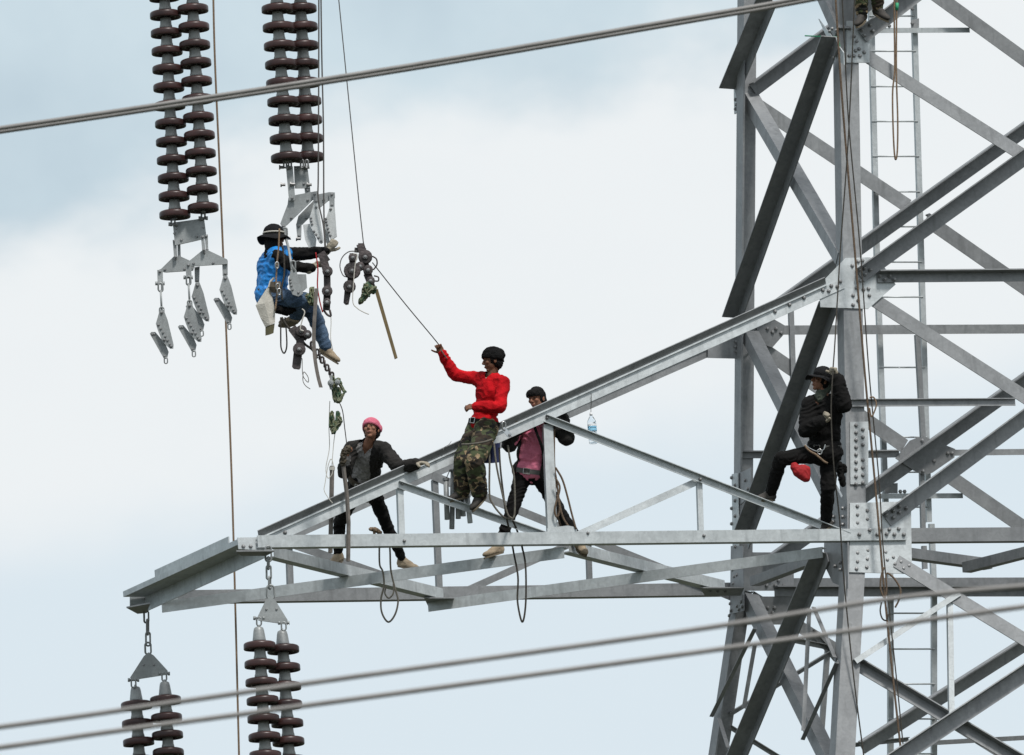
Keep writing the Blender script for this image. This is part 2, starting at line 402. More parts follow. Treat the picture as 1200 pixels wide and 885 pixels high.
# --- front face, right of the leg
brace('diagonal_brace', 'F', (1005, 50), (1195, 170.5), 'd', .145, .10, False, -.004, ext=2.0)
brace('diagonal_brace', 'F', (1003, 36), (1046, 3), 'd', .17, .15, True, .03, ext=2.2)
brace('diagonal_brace', 'F', (1001, 317), (1200, 174), 'd', .165, .19, True, .03, ext=2.0)
brace('diagonal_brace', 'F', (1018, 338), (1200, 455), 'd', .15, .10, False, -.004, ext=2.0)
brace('diagonal_brace', 'F', (1032, 603), (1200, 478.5), 'd', .165, .19, True, .03, ext=2.0)
brace('horizontal_brace', 'F', (1026, 320.5), (1200, 319), 'd', .11, .13, True, .03, ext=2.0)
brace('horizontal_brace', 'F', (997, 469.5), (1188, 468.5), 'd', .075, .05, True, .03, t=.008)
brace('diagonal_brace', 'F', (1053, 652), (1130, 699), 'd', .15, .10, False, .03)
brace('diagonal_brace', 'F', (1118, 692), (1205, 745), 'd', .15, .10, False, .03, ext=3.5)
brace('diagonal_brace', 'F', (1020, 900), (1200, 780), 'd', .165, .19, True, .03, ext=2.0)
brace('redundant_brace', 'F', (999, 774), (1121, 694), 'd', .06, .05, False, .05, t=.008, mat='zinc')
brace('hanger', 'F', (1110, 703), (1112, 838), 'r', .06, .05, False, .015, t=.008, mat='zinc')
brace('diagonal_brace', 'F', (1008, 770), (1193, 880), 'd', .12, .10, True, -.10, ext=1.6)
plate('gusset_plate', 'F', [(991.5, 25), (1006, 25), (1018.5, 25), (1018.5, 74), (991.5, 74)], .004, .012, 'zinc',
      [(994.5, 34), (994.5, 66), (1000, 66), (1002, 60), (1006, 58), (1007, 66), (1012, 62)])
bolt_set('F', [(999, 44), (1008, 37), (1002, 50), (1011, 43), (1018, 31), (1021, 38)], .05, tower)
plate('gusset_plate', 'F', [(990, 303), (1019, 302), (1036, 314), (1049, 334), (1017, 362.5), (961, 360.5), (959, 335)], .004, .014, 'zinc',
      [(998, 312), (1005, 307), (1010, 306), (1003, 338), (1011, 340), (1017, 339), (1018, 347), (999, 347), (1005, 353), (999, 358)])
bolt_set('F', [(1002, 326), (1006, 331), (1012, 323), (1005, 318), (1018, 318), (1011, 316)], .058, tower)
bolt_set('F', [(1029, 325), (1035, 329), (1041, 325), (1046, 329)], .058, tower)
plate('splice_plate', 'F', [(995.5, 495), (1017, 494.5), (1017, 568), (996, 568)], .003, .014, 'zinc',
      [(1002.5, 499+8.6*i) for i in range(9)]+[(1010.5, 504+8.9*i) for i in range(8) if i not in (3,)])
plate('gusset_plate', 'F', [(995.5, 590), (1067, 588), (1068, 673), (994.5, 671)], .003, .014, 'zinc',
      [(1004, 594), (1004, 604), (1004, 613.5), (1015.5, 599), (1015.5, 609), (1016, 646), (1004, 649), (1004, 659), (1003, 667.5), (1015.5, 656), (1015, 665.5),
       (1037, 648), (1046, 654), (1055, 659.5), (1064.5, 664), (1039, 657), (1048, 662), (1058, 667)])
bolt_set('F', [(1037, 605), (1045, 600), (1052, 595), (1045, 608), (1052, 602), (1060, 597)], .058, tower)
# plates on the left face of the front leg, seen almost edge on
plate('gusset_plate', 'L', [(958, 22), (988, 62), (988, 76), (980, 70)], -.02, .012, 'zinc', [(974, 37), (977, 34), (982, 36), (978, 48), (978, 56), (976, 66), (979, 68)], .012)
plate('gusset_plate', 'L', [(968, 560), (992, 585), (993, 690), (975, 683), (964, 660)], -.02, .012, 'steel',
      [(978, 606), (989, 596), (989, 606), (989, 615), (978, 612), (975, 618), (986, 660), (986, 668), (980, 664)], .012)
plate('splice_plate', 'L', [(859, 556), (866, 554), (867, 640), (860, 642)], .004, .012, 'zinc', [(859.5+(i % 2)*4, 560+i*9) for i in range(10)])
plate('splice_plate', 'L', [(858, 640), (872, 640), (873, 716), (857, 720)], .004, .012, 'steel', [(861, 668), (863, 676), (866, 674), (862, 684), (866, 711), (871, 706), (868, 715), (872, 712), (858, 708), (857, 722), (859, 716)])
plate('gusset_plate', 'L', [(865, 555), (879, 548), (879, 580), (866, 592)], -.02, .012, 'steel', [(873, 563), (876, 573)])
plate('gusset_plate', 'L', [(861, 90), (872, 94), (872, 128), (862, 134)], .004, .012, 'zinc', [(864, 117), (867, 118), (865, 123), (868, 122), (864, 128), (866, 94), (868, 98)])
# the plate on the rear leg where the arm's rear chord lands: it sticks out past the leg
pr = [face('R', *p) for p in ((828, 404), (880, 372), (884, 405), (868, 421), (828, 420))]
mb = MB(); mb.add(*prism([p+FN['Ru']*.03 for p in pr], FN['Ru']*.014)); gp = mb.build('gusset_plate', M['steel'], tower)
bolt_set('R', [(861, 401), (864, 398), (860, 407), (861, 413), (864, 403)], .05, gp)

# --- ladder up the back of the tower, in two flights
def ladder(lp, rp, ys):
    off = FN['Ru']*-.18
    l = [face('R', *p)+off for p in lp]; r = [face('R', *p)+off for p in rp]
    for pts in (l, r):
        for a, b in zip(pts[:-1], pts[1:]):
            angle('ladder_rail', a, b, FN['Ru'], FD, .06, .05, False, .008, 0.0, 'zinc')
    for y in ys:
        def at_y(pts_px):
            for (a, b) in zip(pts_px[:-1], pts_px[1:]):
                if a[1] <= y <= b[1]:
                    t = (y-a[1])/(b[1]-a[1]); return face('R', a[0]+(b[0]-a[0])*t, y)+off
        a, b = at_y(lp), at_y(rp)
        mb = MB(); mb.add(*cyl(a, b+FD*.03, .0095, 6)); mb.build('rung', M['zinc'], tower, smooth=True)
ladder([(1024, -40), (1032, 300), (1043, 610)], [(1074, -40), (1084, 300), (1093, 610)], [16.4, 57.6, 99, 140, 181, 222.5, 263.5, 305, 346, 387, 428.6, 469.5, 510.5, 551.5, 592.5])
ladder([(1046, 612), (1048, 690), (1048, 930)], [(1096, 612), (1099, 690), (1099, 930)], [634, 676, 717, 759, 800, 841, 882, 923])
for a, b in (((1029, 31.5), (1140, 31)), ((1033, 577.5), (1132, 577))): brace('ladder_bracket', 'R', a, b, 'd', .055, .05, False, -.10, t=.008, mat='zinc')
plate('ladder_cleat', 'R', [(1072, 22), (1081, 20), (1081, 31), (1072, 31)], -.12, .012, 'steel', [(1073, 4), (1073, 9), (1073, 26), (1041, 29), (1046, 29)])
plate('ladder_cleat', 'R', [(1041, 566), (1056, 565), (1056, 577), (1041, 577)], -.12, .012, 'steel', [(1059, 575), (1064, 575)])
brace('ladder_bracket', 'R', (1000, 871), (1068, 864), 'd', .05, .05, True, -.1, t=.008)

# --- the crossarm ---------------------------------------------------------------
RX, RY = -130.0, 65.5                                   # how far the rear truss appears from the front one
def armb(name, f, a, b, side, w1, w2, out, off=0.0, t=.011, mat='zinc'): return brace(name, f, a, b, side, w1, w2, out, off, 1.0, t, mat)
# bottom chords (corner along the lower edge, second flange running inwards)
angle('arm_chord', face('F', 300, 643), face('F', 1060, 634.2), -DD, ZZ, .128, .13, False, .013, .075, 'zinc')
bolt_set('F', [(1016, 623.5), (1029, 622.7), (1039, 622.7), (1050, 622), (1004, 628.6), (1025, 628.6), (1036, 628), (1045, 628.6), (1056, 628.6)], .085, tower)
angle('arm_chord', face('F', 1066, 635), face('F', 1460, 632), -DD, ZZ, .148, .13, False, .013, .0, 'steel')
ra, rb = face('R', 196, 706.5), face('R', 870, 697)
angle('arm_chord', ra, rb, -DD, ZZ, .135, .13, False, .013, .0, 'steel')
# upper chords: two angles back to back, the upper one tilted outward so its face falls into shade
def upper(f, a, b, off, mat, w=.105, wu=.10, lean=.9):
    p0, p1 = face(f, *a), face(f, *b); ax = unit(p1-p0); n = FN[f+'u']; n = unit(n-ax*np.dot(n, ax)); dn = unit(np.cross(ax, n)); dn = dn if dn[2] < 0 else -dn
    p0 = p0+n*off; p1 = p1+n*off
    mb = MB(); mb.add(*prism([p0, p0+dn*w, p0+dn*w-n*.013, p0-n*.013], p1-p0))
    mb.add(*prism([p0-n*.0132, p0-n*.0132-n*.10, p0-n*.0132-n*.10-dn*.013+dn*.026, p0-n*.0132+dn*.013], p1-p0))
    mb.add(*prism([p0+n*.0005-dn*.012, p0+n*.026-dn*.012, p0+n*.026+dn*.004, p0+n*.0005+dn*.004], (p1-p0)*.975))  # added ledge: its edge catches the light and shades the flange below
    o = mb.build('arm_chord', M[mat], tower)
    up = unit(-dn*1.0+n*lean); nn = unit(np.cross(ax, up)); nn = nn if np.dot(nn, n) > 0 else -nn
    mb = MB(); q = p0-dn*.003; d = p1-p0
    mb.add(*prism([q, q+up*wu, q+up*wu-nn*.013, q-nn*.013], d*.975))
    mb.build('arm_chord', M['steel'], tower); return o
uc = upper('F', (303, 632.5), (984, 328), .03, 'zinc')
bolt_set('F', [(963, 341), (970, 342), (973, 336), (980, 337), (983.5, 331), (907, 366), (924, 358), (941, 350)], .032, uc)
bolt_set('F', [(333, 625), (326, 632), (317, 632.5), (311, 637)], .032, uc)
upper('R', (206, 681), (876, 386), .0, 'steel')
# truss members, front and rear
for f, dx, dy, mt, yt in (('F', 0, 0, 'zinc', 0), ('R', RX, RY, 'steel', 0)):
    S = lambda x, y: (x+dx, y+dy)
    sp = 'r'
    armb('vertical_brace', f, S(466, 572), S(468, 630), sp, .065, .06, False, -.002, .008, mt)
    armb('vertical_brace', f, S(637, 497), S(642.5, 628), sp, .105 if f == 'F' else .065, .06, False, -.002, .009, mt)
    armb('vertical_brace', f, S(817, 562), S(819, 623), sp, .058, .05, False, -.002, .008, mt)
    if f == 'F':
        armb('diagonal_brace', f, S(466, 565), S(655, 631), 'd', .07, .055, True, .026, .008, mt)
        armb('diagonal_brace', f, S(638, 487.5), S(994, 626), 'd', .075, .055, True, .032, .008, mt)
    else:
        armb('diagonal_brace', f, S(466, 565), S(655, 631), 'd', .09, .055, False, .014, .008, mt)
        armb('diagonal_brace', f, S(638, 487.5), S(990, 630), 'd', .09, .055, False, .014, .008, mt)
    armb('diagonal_brace', f, S(662, 629), S(817, 559.5), 'd', .075, .055, False, -.02, .008, mt)
jp = plate('joint_plate', 'F', [(640, 620), (664, 617), (674, 619), (676, 634), (640, 635)], .032, .010, 'zinc', [(650, 632), (657, 631.5)], .052)
bolt_set('F', [(639.5, 491), (470, 568), (993, 625), (819, 563)], .045, tower, .016)
bolt_set('F', [(471, 636), (822, 630), (686, 627)], .08, tower, .016)
# plan bracing in the arm's underside
def hbeam(name, a, b, dz, w, mat, flange='low', w2=.10, back=True):
    p0, p1 = H(*a, dz), H(*b, dz); d = p1-p0; ax = unit(d); n = unit(np.cross(ax, ZZ)); n = n if n[1] < 0 else -n
    mb = MB()
    t = .012
    L = [(0, 0), (0, w), (t, w), (t, t), (w2, t), (w2, 0)] if flange == 'low' else [(0, 0), (0, w), (w2, w), (w2, w-t), (t, w-t), (t, 0)]
    mb.add(*prism([p0-n*x+ZZ*y for x, y in L], d)); return mb.build(name, M[mat], tower)
hbeam('plan_brace', (190, 718), (661, 654), -.145, .12, 'zinc', 'high')
hbeam('plan_brace', (502, 717), (964, 653.5), -.145, .115, 'zinc', 'high')
hbeam('plan_brace', (322, 653), (520, 702), -.02, .115, 'zinc', 'low', .12)
hbeam('plan_brace', (668, 647), (850, 692.5), -.02, .115, 'zinc', 'low', .12)
hbeam('plan_brace', (879, 687), (963, 655.5), -.02, .10, 'steel', 'low', .12)
hbeam('plan_brace', (1066, 653.5), (1163, 666.5), -.02, .11, 'steel', 'low', .12)
hbeam('plan_brace', (1128, 671), (1290, 630), -.15, .11, 'steel', 'low', .12)
for x0, y0, x1, y1 in ((497, 700, 532, 712), (820, 688, 872, 697)):
    ps = [H(x0, y0, -.035), H(x1, y0, -.035), H(x1-4, y1, -.035), H(x0+6, y1, -.035)]
    mb = MB(); mb.add(*prism(ps, ZZ*-.012)); jo = mb.build('joint_plate', M['steel'], tower)
    mb = MB()
    for k in range(3): mb.add(*bolt_shape(H(x0+12+k*9, (y0+y1)/2, -.047), -ZZ))
    mb.build('bolts', M['bolt'], jo, kind='stuff')
# square plate end behind the joint at (502, 710)
# end beam between the two tips: a wide inverted channel
T0, T1 = H(306, 647, 0), H(167, 710, 0)
ed = T1-T0; ea = unit(ed); en = unit(np.cross(ea, ZZ)); en = en if en[0] < 0 else -en
mb = MB()
t = .014
sec = [(0, -.06), (0, .11), (.25, .11), (.25, .155), (.264, .155), (.264, .096), (.014, .096), (.014, -.06)]
mb.add(*prism([T0+en*(x-.05)+ZZ*y for x, y in sec], ed)); mb.build('end_beam', M['zinc'], tower)
mb = MB(); mb.add(*prism([T0+ed*.12+en*x+ZZ*y for x, y in ((.18, .13), (.194, .13), (.194, .235), (.18, .235))], ed*.62)); mb.build('end_beam', M['zinc'], tower)
# tip plates
def fplate(name, Y, poly, th, mat, bolts=(), parent=None, br=.019):
    pts = [Q(x, y, Y) for x, y in poly]; mb = MB(); mb.add(*prism(pts, V3(0, th, 0))); o = mb.build(name, M[mat], parent if parent is not None else tower)
    if bolts:
        mb = MB()
        for p in bolts: mb.add(*bolt_shape(Q(*p, Y), V3(0, -1, 0), br))
        mb.build('bolts', M['bolt'], o, kind='stuff')
    return o
YTF, YTR = face('F', 300, 640)[1], face('R', 165, 708)[1]
plate('tip_plate', 'F', [(277.5, 630.5), (330, 630), (332, 642), (300, 645), (279, 644)], .005, .014, 'zinc', [(284.5, 641), (293, 641)])
plate('tip_plate', 'R', [(150, 691.5), (183, 691.5), (193, 683), (204, 683), (206, 690), (206, 704), (168, 712), (150, 711)], .06, .014, 'zinc', [(169, 702.5), (175, 699), (189, 693), (203, 687)])
ps = [H(277, 645, -.06), H(322, 644.5, -.06), H(312, 650, -.06), H(283, 650, -.06)]
mb = MB(); mb.add(*prism(ps, ZZ*-.014)); mb.build('tip_plate', M['steel'], tower)
ps = [H(148, 711, -.06), H(176, 706, -.06), H(172, 717, -.06), H(161, 718, -.06)]
mb = MB(); mb.add(*prism(ps, ZZ*-.014)); mb.build('tip_plate', M['steel'], tower)
# tower below and beside the frame: crossing diagonals down to the ground, and the right-hand face
def lat(p, q, n):
    angle('diagonal_brace', p, q, n, ZZ, .15, .12, True, .014, .02)
L4 = lambda z, leg_: leg_[0]+(leg_[1]-leg_[0])*((z-leg_[0][2])/(leg_[1][2]-leg_[0][2]))
legs = {'a': (gla, am), 'b': (gl, bm_), 'c': (gc, cm), 'd': (gd, dm)}
zs = [ZB-5.6, ZB-11.5, ZB-18.0, 0.3]
for z0, z1 in zip(zs[:-1], zs[1:]):
    for p, q, n in (('b', 'd', -DD), ('a', 'c', DD), ('a', 'b', -FD), ('c', 'd', FD)):
        lat(L4(z0, legs[p]), L4(z1, legs[q]), n); lat(L4(z0, legs[q])-n*.05, L4(z1, legs[p])-n*.05, n)
up_ = {'a': (am, at), 'b': (bm_, bt), 'c': (cm, ct), 'd': (dm, dt)}
zu = [ZB-2.8, ZB, ZB+2.75, ZB+5.6]
for z0, z1 in zip(zu[:-1], zu[1:]):
    lat(L4(z0, up_['c']), L4(z1, up_['d']), FD); lat(L4(z0, up_['d'])-FD*.05, L4(z1, up_['c'])-FD*.05, FD)

# ================================================================== PEOPLE
def ell(c, ax):                                   # ellipsoid from three half-axes
    c = np.asarray(c, float); ax = [np.asarray(a, float) for a in ax]; vs = []; fs = []; nu, nv = 16, 10
    vs.append(c+ax[2])
    for i in range(1, nv):
        t = math.pi*i/nv
        for k in range(nu):
            p = 2*math.pi*k/nu; vs.append(c+ax[0]*math.sin(t)*math.cos(p)+ax[1]*math.sin(t)*math.sin(p)+ax[2]*math.cos(t))
    vs.append(c-ax[2]); last = len(vs)-1
    flip = np.dot(np.cross(ax[0], ax[1]), ax[2]) < 0
    for k in range(nu):
        fs.append((0, 1+k, 1+(k+1) % nu)); b = 1+(nv-2)*nu; fs.append((last, b+(k+1) % nu, b+k))
    for i in range(nv-2):
        for k in range(nu):
            a = 1+i*nu+k; b = 1+i*nu+(k+1) % nu; fs.append((a, a+nu, b+nu, b))
    if flip: fs = [f[::-1] for f in fs]
    return vs, fs
def cone(p, q, r0, r1, seg=12):                   # rounded, tapering limb
    p = np.asarray(p, float); q = np.asarray(q, float); a = q-p; L = np.linalg.norm(a)
    if L < 1e-6: return ell(p, (V3(r0, 0, 0), V3(0, r0, 0), V3(0, 0, r0)))
    a = a/L; u, w = perp(a); rings = []
    for k in range(1, 5): t = math.pi/2*k/4; rings.append((-r0*math.cos(t), r0*math.sin(t)))
    for k in range(0, 4): t = math.pi/2*k/4; rings.append((L+r1*math.sin(t), r1*math.cos(t)))
    vs = [p-a*r0]; fs = []
    for h, r in rings:
        for k in range(seg):
            g_ = 2*math.pi*k/seg; vs.append(p+a*h+r*(math.cos(g_)*u+math.sin(g_)*w))
    vs.append(q+a*r1); last = len(vs)-1; n = len(rings)
    for k in range(seg):
        fs.append((0, 1+(k+1) % seg, 1+k)); b = 1+(n-1)*seg; fs.append((last, b+k, b+(k+1) % seg))
    for i in range(n-1):
        for k in range(seg):
            x = 1+i*seg+k; y = 1+i*seg+(k+1) % seg; fs.append((x, y, y+seg, x+seg))
    return vs, fs
def meld(name, shapes, voxel, mat, parent, smooth=4, folds=None, cut=None, solid=0.0, origin=None):
    """melt overlapping shapes into one continuous skin; folds = (amplitude, scale, stretch axis)"""
    vs = []; fs = []
    for v_, f_ in shapes:
        b = len(vs); vs += list(v_); fs += [tuple(i+b for i in f) for f in f_]
    vs = np.array(vs)
    if origin is None: origin = vs.mean(axis=0)
    me = bpy.data.meshes.new(name+'_raw'); me.from_pydata([tuple(p) for p in (vs-origin)], [], fs)
    o = bpy.data.objects.new(name+'_raw', me); COL.objects.link(o)
    m = o.modifiers.new('m', 'REMESH'); m.mode = 'VOXEL'; m.voxel_size = voxel; m.use_smooth_shade = True
    if smooth:
        m2 = o.modifiers.new('s', 'SMOOTH'); m2.factor = .5; m2.iterations = smooth
    dg = bpy.context.evaluated_depsgraph_get(); dg.update()
    nm = bpy.data.meshes.new_from_object(o.evaluated_get(dg)); nm.name = name
    bpy.data.objects.remove(o); bpy.data.meshes.remove(me)
    n = len(nm.vertices); co = np.empty(n*3); nm.vertices.foreach_get('co', co); co = co.reshape(n, 3)
    if folds:
        no = np.empty(n*3); nm.vertices.foreach_get('normal', no); no = no.reshape(n, 3)
        amp, scl, sq = folds
        d = np.empty(n)
        for i in range(n):
            p = co[i]*scl
            w = mnoise.noise(Vector((p[0]*.6, p[1]*.6, p[2]*.6)))
            d[i] = 1-abs(mnoise.noise(Vector((p[0]*sq[0]+w*1.5, p[1]*sq[1]+w, p[2]*sq[2]+w*2))))*2.2+.35*mnoise.noise(Vector((p[0]*.5, p[1]*.5, p[2]*.5)))
        e_ = np.array([1-abs(mnoise.noise(Vector(tuple(co[i]*scl*2.7+3.1))))*2.5 for i in range(n)])
        co = co+no*(d*amp+e_*amp*.28)[:, None]; nm.vertices.foreach_set('co', co.ravel())
    if cut is not None:
        bm = bmesh.new(); bm.from_mesh(nm); bm.faces.ensure_lookup_table()
        dead = [f for f in bm.faces if cut(np.array(f.calc_center_median())+origin)]
        bmesh.ops.delete(bm, geom=dead, context='FACES'); bm.to_mesh(nm); bm.free()
    nm.materials.clear(); nm.materials.append(mat)
    nm.polygons.foreach_set('use_smooth', [True]*len(nm.polygons)); nm.update()
    ob = link(name, nm, origin, parent)
    if solid:
        sm = ob.modifiers.new('thickness', 'SOLIDIFY'); sm.thickness = solid; sm.offset = -1
    return ob
def hand(w, d, n, side, curl=.6, spread=.018, infl=0.0, thumb=1.0, scale=1.0):
    """palm, four bent fingers and a thumb; w wrist, d direction, n palm normal (fingers curl towards it), side=+1/-1 for the thumb"""
    d = unit(d); n = unit(n-d*np.dot(n, d)); s = np.cross(d, n)*side; S = scale
    out = [ell(w+d*.048*S, (d*(.050*S+infl), s*(.040*S+infl), n*(.017*S+infl))), cone(w-d*.02, w+d*.02*S, .027+infl, .026+infl)]
    for k, (off, L) in enumerate(((.030, .072), (.010, .082), (-.011, .076), (-.030, .060))):
        p = w+d*.086*S+s*off*S; dd = unit(d+s*off*spread*30); c = curl*(1+.12*k); nn = unit(n-dd*np.dot(n, dd))
        for j, f in enumerate((.45, .32, .23)):
            a = c*(.55 if j == 0 else .9); dd, nn = dd*math.cos(a)+nn*math.sin(a), nn*math.cos(a)-dd*math.sin(a); q = p+dd*L*f*S
            r = (.0095-.0009*j)*S+infl; out.append(cone(p, q, r, r*.93, 8)); p = q
    p = w+d*.022*S+s*.030*S; dd = unit(d*.62+s*.7+n*.35*thumb)
    for j, f in enumerate((.042, .034, .026)):
        q = p+dd*f*S; r = (.0125-.0012*j)*S+infl; out.append(cone(p, q, r, r*.92, 8)); p = q; dd = unit(dd+d*.25+n*.35*curl)
    return out
def basis(up, f):
    up = unit(up); f = unit(f-up*np.dot(f, up)); return up, f, np.cross(f, up)       # up, forward, right
def head_shapes(c, up, f, r):
    S = [ell(c+up*.030-f*.008, (r*.074, f*.094, up*.090)), ell(c-up*.030+f*.018, (r*.062, f*.066, up*.072)),
         ell(c-up*.088+f*.055, (r*.026, f*.024, up*.022)), ell(c-up*.03+f*.05, (r*.052, f*.035, up*.05)),
         cone(c+up*.020+f*.086, c-up*.016+f*.106, .0095, .0125, 10), ell(c-up*.022+f*.093, (r*.019, f*.014, up*.010)),
         cone(c+up*.036+f*.076-r*.032, c+up*.036+f*.076+r*.032, .014, .014, 10), cone(c-up*.05+f*.084-r*.016, c-up*.05+f*.084+r*.016, .0085, .0085, 8),
         cone(c-up*.062+f*.081-r*.013, c-up*.062+f*.081+r*.013, .0085, .0085, 8)]
    for s in (-1, 1):
        S += [ell(c-up*.012+f*.064+r*s*.040, (r*.022, f*.022, up*.022)), ell(c-up*.004-f*.012+r*s*.076, (r*.010, f*.020, up*.033))]
    return S
def prep(J):
    J = dict(J)
    return J
def person(label, J, o):
    """J: joints in place (numpy); o: what the person wears and where the head and chest face"""
    grp = thing('person', label, 'person', J['pel'])
    up, tf, lat = basis(J['nek']-J['pel'], o['chest'])
    hu, hf, hr = basis(o['hup'], o['face'])
    hc = J['head']
    sk = o.get('skin', M['skin'])
    trunk = J['nek']-J['pel']; TL = np.linalg.norm(trunk)
    at = lambda t: J['pel']+trunk*t
    def torso(i, fat=1.0, cap=1.0):
        return [ell(at(.66), (lat*(.160+i)*fat, tf*(.100+i)*fat, up*(.34*TL+i))), ell(at(.34), (lat*(.142+i)*fat, tf*(.095+i)*fat, up*(.34*TL+i))),
                ell(at(.03), (lat*(.150+i), tf*(.108+i), up*(.115+i))),
                cone(at(.93), lerp(at(.93), J['sha'], cap), .060+i, .056+i), cone(at(.93), lerp(at(.93), J['shb'], cap), .060+i, .056+i), cone(at(.72), lerp(at(.72), J['sha'], cap), .085+i, .055+i), cone(at(.72), lerp(at(.72), J['shb'], cap), .085+i, .055+i)]
    def arm(k, i, end=1.0):
        e = lerp(J['el'+k], J['wr'+k], end)
        return [cone(J['sh'+k], J['el'+k], .049+i, .040+i), cone(J['el'+k], e, .041+i, .030+i*(.9))]
    def leg_(k, i, end=1.0):
        e = lerp(J['kn'+k], J['an'+k], end)
        return [cone(J['hi'+k], J['kn'+k], .080+i, .055+i), cone(J['kn'+k], lerp(J['kn'+k], J['an'+k], .4), .053+i, .050+i), cone(lerp(J['kn'+k], J['an'+k], .35), e, .050+i, .036+i)]
    # body: one skin from head to feet
    S = head_shapes(hc, hu, hf, hr)+[cone(hc-hu*.05-hf*.015, J['nek'], .052, .056)]+torso(-.012)
    hands = []
    for k in 'ab':
        S += arm(k, -.006)+leg_(k, -.012); S += [cone(J['an'+k], J['an'+k]+unit(J['to'+k]-J['an'+k])*.05-ZZ*.035, .032, .024)]
        hn, hs, hcurl = o['hand'+k]
        hd = J['hd'+k]-J['wr'+k]
        S += hand(J['wr'+k], hd, V3(*hn), hs, hcurl); hands.append((k, hd, hn, hs, hcurl))
    body = meld('body', S, .0055, sk, grp, 2)
    # eyes, brows
    for s in (-1, 1):
        mb = MB(); mb.add(*ell(hc+hu*.013+hf*.0765+hr*s*.030, (hr*.012, hf*.008, hu*.0052))); e = mb.build('eye', M['eyewhite'], grp, smooth=True)
        mb = MB(); mb.add(*ell(hc+hu*.013+hf*.0825+hr*s*.030, (hr*.0062, hf*.0035, hu*.0052))); mb.build('iris', M['iris'], e, smooth=True)
        mb = MB(); mb.add(*cone(hc+hu*.037+hf*.090+hr*s*.014, hc+hu*.036+hf*.080+hr*s*.044, .0036, .0025, 8)); mb.build('eyebrow', M['hair'], grp, smooth=True)
    mb = MB(); mb.add(*ell(hc-hu*.055+hf*.091, (hr*.021, hf*.0042, hu*.0085))); mb.build('lips', M['lips'], grp, smooth=True)
    for k, hd, hn, hs, hcurl in hands:
        if o.get('gloves') and k in o['gloves']:
            meld('glove', hand(J['wr'+k], hd, V3(*hn), hs, hcurl, infl=.0055)+[cone(J['wr'+k]-unit(hd)*.05, J['wr'+k], .036, .034)], .006, o.get('glovemat', M['glove']), grp, 2, (.0015, 60, (1, 1, 1)))
    # hair
    if o.get('hair', True):
        n_ = unit(hf*.85-hu*.75+V3(0, 0, 0)); lim = o.get('hairline', .052)
        meld('hair', [ell(hc+hu*.034-hf*.012, (hr*.087, hf*.107, hu*.098)), ell(hc-hu*.02-hf*.045, (hr*.082, hf*.062, hu*.075))]+([ell(hc+hu*.055+hf*.045, (hr*.080, hf*.062, hu*.058))] if o.get('fringe') else []), .006, M['hair'], grp, 1,
             (.007, 30, (1, 1, .4)), cut=lambda p: np.dot(p-hc, hf) > .035 and np.dot(p-hc, hu) < lim)
    # clothes
    fz = (1, 1, 2.2)
    tr = o['trousers']
    TP = [ell(at(.02), (lat*.156, tf*.114, up*.105))]
    for k in 'ab': TP += leg_(k, o.get('legfat', .014), .97)
    TP += [ell(lerp(J['hia'], J['hib'], .5)-up*.01, (lat*.12, tf*.11, up*.09))]
    meld('trousers', TP, .009, tr, grp, 3, (.0095, 7.5, fz))
    for i, mt, part, kind in o['tops']:
        sh = torso(i, 1.0, .62 if part == 'vest' else 1.0)
        if part != 'vest':
            for k in 'ab': sh += arm(k, i+.006, o.get('sleeve', .96))
        hem = o.get('hem', 0.0)
        if part in ('jacket', 'shirt'):
            sh += [ell(at(-.01-hem), (lat*(.158+i*1.2), tf*(.118+i*1.2), up*.13)), cone(at(.95)-tf*.02, at(1.04), .072+i*.5, .060+i*.4)]
        cutf = None
        def seg(p, a, b): d = b-a; t = min(max(np.dot(p-a, d)/np.dot(d, d), 0), 1); return np.linalg.norm(p-a-d*t)
        def on_arm(p): return any(seg(p, J['sh'+k], J['el'+k]) < .085 or seg(p, J['el'+k], J['wr'+k]) < .08 for k in 'ab')
        def loc(p): q = p-J['pel']; return np.dot(q, lat), np.dot(q, tf), np.dot(q, up)/TL
        if part == 'jacket':
            w0, w1 = o['open']
            def cutf(p):
                x, y, z = loc(p); x -= o.get('openx', 0.0)
                return (y > .0 and z > -.95 and abs(x) < lerp(w0, w1, min(max(z, 0), 1)) and not on_arm(p) and z < 1.0) or (z > 1.0 and y > .0 and abs(x) < .085)
        elif kind == 'v':
            def cutf(p):
                x, y, z = loc(p); return not on_arm(p) and ((z > .86 and y > 0 and abs(x) < (z-.86)*.30) or (z > 1.04 and abs(x) < .075))
        elif kind == 'round':
            def cutf(p):
                x, y, z = loc(p); return not on_arm(p) and ((z > .93 and y > 0 and abs(x) < .07) or (z > 1.02 and abs(x) < .075))
        meld('jacket' if part == 'jacket' else part, sh, .009, mt, grp, 3, (.0105, 7.0, fz), cutf, .006 if cutf else 0.0)
    # belt
    if o.get('belt'):
        bp = at(o.get('beltz', .10)); pts = []
        for k in range(28):
            a = 2*math.pi*k/28; pts.append(bp+lat*.180*math.cos(a)+tf*.137*math.sin(a))
        prof = []; vs_, fs_ = [], []
        for p in pts:
            nr = unit(p-bp)
            for dn, dh in ((-.02, -.025), (.014, -.025), (.014, .025), (-.02, .025)): vs_.append(p+nr*dn+up*dh)
        for i in range(28):
            for k in range(4): fs_.append((i*4+k, i*4+(k+1) % 4, ((i+1) % 28)*4+(k+1) % 4, ((i+1) % 28)*4+k))
        mb = MB(); mb.add(vs_, fs_); bo = mb.build('tool_belt', o['belt'], grp)
        c = bp+tf*.155; mb = MB(); rp_ = [c+lat*x+up*y for x, y in ((-.035, -.028), (.035, -.028), (.035, .028), (-.035, .028))]
        mb.add(*tube(rp_, .0065, 6, True)); mb.build('buckle', M['chrome'], bo)
